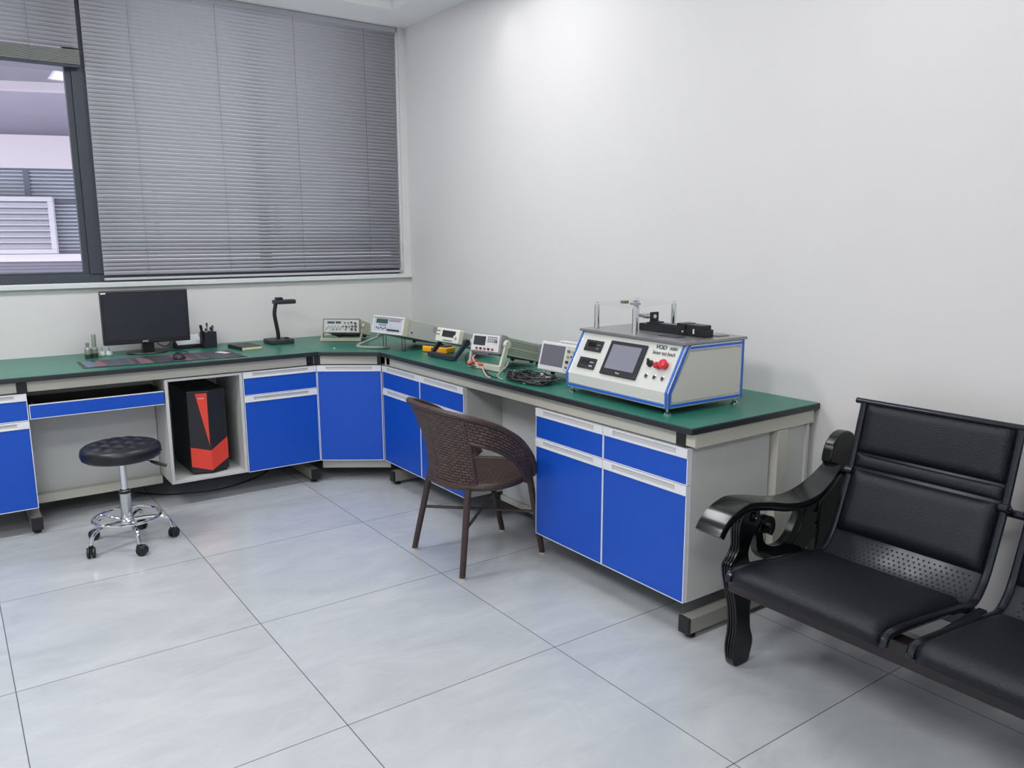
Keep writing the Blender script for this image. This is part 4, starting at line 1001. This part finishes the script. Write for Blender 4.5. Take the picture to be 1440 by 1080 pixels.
for x, y, rz, lab in ((-.685, -2.33, .3, 'small white connector block at the front of the lead pile'), (-.60, -2.34, 1.0, 'small white connector block at the right of the lead pile')):
    o = obj('connector', box(B(), -.014, .014, -.008, .008, 0, .012), OFFW, bevel=.002); o.location = (x, y, HC+.03 if x > -.65 else HC+.001); o.rotation_euler = (0, 0, rz); tag(o, lab, 'connector')
cable('power_cable', 'black power cable looping up behind the grey bench multimeter', [(-.30, -1.90, .803), (-.20, -1.92, .86), (-.16, -1.97, .885), (-.13, -2.05, .895), (-.14, -2.13, .885), (-.18, -2.17, .85), (-.2, -2.2, .805)], .005, BLK)
o = obj('power_adapter', box(B(), -.05, .05, -.018, .018, 0, .068), OFFW, bevel=.004); o.location = (-.175, -2.03, HC); o.rotation_euler = (0, 0, 1.4); tag(o, 'white power adapter standing behind the grey bench multimeter', 'power adapter')
cable('power_cable', 'black power cable arching behind the oscilloscope', [(-.32, -2.18, .803), (-.30, -2.24, .90), (-.29, -2.29, .938), (-.27, -2.36, .943), (-.25, -2.42, .935), (-.2, -2.46, .88), (-.18, -2.47, .803)], .0045, BLK)
o = obj('plug', box(B(), -.006, .006, -.004, .004, 0, .006), mat('pale_cap', (190, 205, 205), .4), bevel=.001); o.location = (-.905, -.688, HC); tag(o, 'tiny pale cap lying near the corner worktop edge', 'cap')

# ================================================================== the white test bench machine
t = thing('test_bench_machine', 'white and blue desktop test bench machine with touchscreen and red knob', 'machine', (-.46, -2.888, HC), math.radians(-1.6))
def m_(x): return x
XF, XV, XT, XR = -.205, -.213, -.115, .205     # front bottom, knee, top front, rear (local x, front is -x)
ZB_, ZK, ZTm = .026, .086, .257
HWm = .3045                                      # half width along local y
MW = mat('machine_white', (206, 207, 202), .4); MSIDE = mat('machine_side', (200, 199, 190), .42); ALU = mat('anodised_aluminium', (205, 210, 216), .25, .7); BST = mat('blue_slot_strip', (24, 100, 206), .4)
profp = [(XF, ZB_), (XF, ZK), (XT, ZTm), (XR, ZTm), (XR, ZB_)]
obj('body', xz(B(), [(XF+.001, ZB_+.002), (XF+.001, ZK), (XT+.001, ZTm-.001), (XR-.004, ZTm-.001), (XR-.004, ZB_+.002)], -HWm+.006, HWm-.006), MW, t)
for s in (-1, 1):
    obj('side_panel', xz(B(), [(XF+.022, ZB_+.022), (XF+.022, ZK-.003), (XT+.02, ZTm-.028), (XR-.02, ZTm-.028), (XR-.02, ZB_+.022)], s*(HWm-.004)-.002, s*(HWm-.004)+.002), MSIDE, t)
def bar(p, q, wd=.02, y0=0, y1=0): pass
bm = B(); bb = B()
sl = Vector((XT-XF, 0, ZTm-ZK)).normalized(); sn = Vector((-sl.z, 0, sl.x))
def rail(c0, c1, n1, half=.010, th=.010, up=None):
    """aluminium profile from c0 to c1 with blue strip on the face towards n1"""
    c0, c1, n1 = Vector(c0), Vector(c1), Vector(n1).normalized(); x = (c1-c0).normalized(); y = n1.cross(x).normalized()
    M = basis(c0, x, y); L = (c1-c0).length
    box(bm, 0, L, -half, half, -th, th*.0+.0, M) if False else box(bm, 0, L, -half, half, -th, 0, M)
    box(bb, 0, L, -half*.45, half*.45, 0, .0012, M)
for s in (-1, 1):
    y = s*(HWm-.010); yo = s*HWm
    rail((XF, y, ZB_), (XF, y, ZK), (-1, 0, 0)); rail((XF, y, ZK), (XT, y, ZTm), sn)                        # front face posts
    rail((XF+.010, yo, ZB_), (XF+.010, yo, ZK-.001), (0, s, 0)); rail((XF+.0105, yo, ZK-.001), (XT+.012, yo, ZTm-.004), (0, s, 0))
    rail((XF+.018, yo, ZB_+.010), (XR-.018, yo, ZB_+.010), (0, s, 0)); rail((XT+.020, yo, ZTm-.012), (XR-.018, yo, ZTm-.012), (0, s, 0))
    rail((XR-.010, yo, ZB_), (XR-.010, yo, ZTm), (0, s, 0)); rail((XR, y, ZB_), (XR, y, ZTm), (1, 0, 0))
rail((XF, -HWm+.02, ZB_+.010), (XF, HWm-.02, ZB_+.010), (-1, 0, 0))
rail((XR, -HWm+.02, ZB_+.010), (XR, HWm-.02, ZB_+.010), (1, 0, 0)); rail((XR, -HWm+.02, ZTm-.012), (XR, HWm-.02, ZTm-.012), (1, 0, 0))
bmesh.ops.recalc_face_normals(bm, faces=bm.faces)
fr_ = obj('frame', bm, ALU, t, bevel=.0012); obj('blue_strip', bb, BST, fr_)
bm = B(); box(bm, XT-.014, XR+.01, -HWm-.004, HWm+.004, ZTm, ZTm+.011); tp = obj('top_plate', bm, mat('top_plate_grey', (150, 151, 152), .3, .6), t, bevel=.0015)
for x in (XF+.02, XR-.02):
    for y in (-HWm+.021, HWm-.021):
        bm = B(); cyl(bm, (x, y, .012), (x, y, ZB_), .005); lathe(bm, [(0, 0), (.015, 0), (.015, .005), (.006, .013), (0, .013)], (x, y, 0), 20); obj('foot', bm, CHROME, t, smooth=True)
# front face frame: origin at the upper left seen from the front
FC = basis((XF, HWm, ZK), (0, -1, 0), sl)   # local x to the right, y up the slope, z outward
FL = math.hypot(XT-XF, ZTm-ZK)
def fbox(name, x0, x1, y0, y1, z0, z1, m, par=t, **k): return obj(name, box(B(), x0, x1, y0, y1, z0, z1, FC), m, par, **k)
SOFTB = mat('bezel_black', (34, 34, 38), .35)
for i, (y0, y1) in enumerate(((.108, .157), (.030, .078))):
    g = fbox('panel_meter', .060, .166, y0, y1, -.001, .006, SOFTB, bevel=.002); fbox('meter_display', .080, .128, y0+.018, y1-.010, .006, .0066, mat('meter_window', (14, 14, 18), .15), g)
    bm = B()
    for k in range(3): box(bm, .136+.007*k, .140+.007*k, y0+.010, y0+.016, .006, .0075, FC)
    box(bm, .134, .156, y0+.028, y0+.031, .006, .0068, FC); obj('button', bm, OFFW if i else KEY, g)
ts = fbox('touchscreen', .212, .422, .022, .168, -.001, .008, SOFTB, bevel=.003); fbox('screen', .232, .400, .048, .152, .008, .0086, mat('screen_grey', (128, 130, 142), .25), ts)
text('logo', 'Kinco', .010, FC @ Matrix.Translation((.318, .035, .0084)), OFFW, ts)
GRN = mat('dark_green_print', (24, 82, 68), .5); GRP = mat('grey_print', (84, 92, 90), .5)
text('lettering', 'VOD', .022, FC @ Matrix.Translation((.487, .171, .0003)), GRN, t, ext=.0004, shear=.15, sx=1.2, bold=.022)
text('lettering', '伟通科', .0135, FC @ Matrix.Translation((.552, .170, .0003)), GRP, t, ext=.0004, shear=.2)
text('lettering', 'Sensor test bench', .023, FC @ Matrix.Translation((.512, .148, .0003)), GRP, t, ext=.0004, sx=.72)
# selector, red e-stop, three buttons
def fl(name, prof_, x, y, m, par=t, seg=24, ax=None): return obj(name, lathe(B(), prof_, FC @ Vector((x, y, -.001)), seg, ax or sn), m, par, smooth=True)
sk = fl('selector_switch', [(0, 0), (.014, 0), (.014, .004), (.012, .006), (.011, .014), (0, .015)], .466, .100, BLACKP)
bm = B(); box(bm, -.004, .004, -.013, .016, .012, .020, FC @ Matrix.Translation((.466, .100, 0)) @ Matrix.Rotation(.5, 4, 'Z')); obj('pointer', bm, BLACKP, sk, bevel=.001)
REDK = mat('red_knob', (206, 40, 52), .3)
es = fl('emergency_stop', [(0, 0), (.014, 0), (.014, .004), (.013, .007), (.014, .012), (.0185, .015), (.0195, .022), (.015, .028), (0, .031)], .546, .102, REDK)
fl('red_cap', [(0, 0), (.009, 0), (.009, .006), (.012, .009), (.013, .020), (.009, .025), (0, .026)], .514, .094, mat('red_cap', (190, 30, 36), .3))
for x, m2 in ((.469, mat('olive_button', (70, 72, 46), .3)), (.513, KEYD), (.556, KEYD)):
    b_ = fl('push_button', [(0, 0), (.0095, 0), (.0095, .003), (.0072, .004), (.0072, .0035), (0, .0035)], x, .050, CHROME); fl('button_face', [(0, .0035), (.007, .0035), (.007, .0045), (0, .005)], x, .050, m2, b_)
# things on the top plate
ZP = ZTm+.011
def loc(wx, wy):     # world xy -> local xy
    v = t.matrix_basis.inverted() @ Vector((wx, wy, 0)); return v.x, v.y
posts = [loc(-.545, -2.645), loc(-.562, -2.892), loc(-.245, -2.655), loc(-.236, -2.80)]
posts = [(-.092, .245), (-.098, -.005), (.222-.01, .245), (.205, -.005)]
posts = [loc(-.537, -2.638), loc(-.563, -2.893), loc(-.225, -2.560), loc(-.238, -2.797)]
for x, y in posts:
    obj('post', cyl(B(), (x, y, ZP), (x, y, ZP+.103), .0115, .0115, 24), CHROME, t, smooth=True)
bm = B(); pl = [posts[0], posts[1], posts[3], posts[2]]; cxm, cym = sum(p[0] for p in pl)/4, sum(p[1] for p in pl)/4
pl = [(cxm+(p[0]-cxm)*1.10, cym+(p[1]-cym)*1.12) for p in pl]
obj('acrylic_plate', xy(bm, pl, ZP+.104, ZP+.110), ACRYL, t, label='clear acrylic plate on the posts')
for x, y in posts:
    obj('post_screw', lathe(B(), [(0, 0), (.007, 0), (.006, .004), (0, .005)], (x, y, ZP+.110), 14), STEEL, t, smooth=True)
kx, ky = posts[1][0]+.012, posts[1][1]+.012
obj('clamp_knob', lathe(B(), [(0, 0), (.006, 0), (.006, .006), (.022, .008), (.022, .015), (.008, .018), (.008, .026), (0, .027)], (kx, ky, ZP+.110), 20), STEEL, t, smooth=True)
kx2, ky2 = loc(-.47, -2.735)
obj('clip_block', box(B(), kx2-.012, kx2+.012, ky2-.014, ky2+.014, ZP+.110, ZP+.122), mat('olive_block', (110, 112, 84), .5), t, bevel=.002)
# linear stage
ax0, ay0 = loc(-.40, -2.80); 
bm = B(); box(bm, ax0-.028, ax0+.028, ay0-.34, ay0+.02, ZP, ZP+.030); obj('linear_stage', bm, mat('stage_black', (32, 32, 38), .3, .3), t, bevel=.003)
bm = B(); box(bm, ax0-.022, ax0+.022, ay0-.20, ay0-.02, ZP+.030, ZP+.036); obj('stage_rail', bm, mat('stage_black', (32, 32, 38), .3, .3), t)
bm = B(); box(bm, ax0-.032, ax0+.032, ay0-.245, ay0-.20, ZP+.004, ZP+.048); box(bm, ax0-.026, ax0+.026, ay0-.33, ay0-.245, ZP+.028, ZP+.046); mo = obj('motor', bm, BLACKP, t, bevel=.003)
bm = B(); box(bm, ax0-.034, ax0-.031, ay0-.238, ay0-.232, ZP+.014, ZP+.020); box(bm, ax0-.0285, ax0-.0275, ay0-.292, ay0-.284, ZP+.012, ZP+.030); obj('white_mark', bm, OFFW, mo)
br_ = B(); xz(br_, [(ax0-.022, ZP+.034), (ax0+.022, ZP+.034), (ax0+.022, ZP+.078), (ax0-.022, ZP+.078)], ay0-.045, ay0-.037); box(br_, ax0-.024, ax0+.024, ay0-.075, ay0-.037, ZP+.034, ZP+.040)
brk = obj('bracket', br_, BLACKP, t, bevel=.001); obj('bracket_hole', cyl(B(), (ax0, ay0-.0465, ZP+.060), (ax0, ay0-.0358, ZP+.060), .008, .008, 18), WALL, brk, label='pale through hole')
obj('probe', lathe(B(), [(0, 0), (.008, 0), (.008, .03), (.011, .03), (.011, .055), (.007, .055), (.007, .080), (.004, .085), (0, .09)], (ax0-.002, ay0-.036, ZP+.058), 18, (0, 1, 0)), STEEL, t, smooth=True)
bm = B(); px3, py3 = loc(-.50, -2.98); box(bm, px3-.02, px3+.03, py3-.10, py3+.0, ZP, ZP+.003); obj('black_plate', bm, KEYD, t)
px3, py3 = loc(-.33, -3.12); obj('silver_plate', box(B(), px3-.03, px3+.03, py3-.03, py3+.01, ZP, ZP+.004), KEY, t)

# dark cables lying on the floor under the left bench
cable('floor_cable', 'dark cable lying on the floor under the open cabinet', [(-2.0, -.30, .006), (-1.85, -.45, .006), (-1.6, -.52, .006), (-1.35, -.42, .006), (-1.2, -.28, .006)], .004, BLK)
cable('computer_cable', 'black cable from computer tower down to the floor', [(-1.66, -.26, .5), (-1.66, -.24, .4), (-1.62, -.235, .3), (-1.60, -.24, .19), (-1.63, -.25, .157)], .004, BLK)
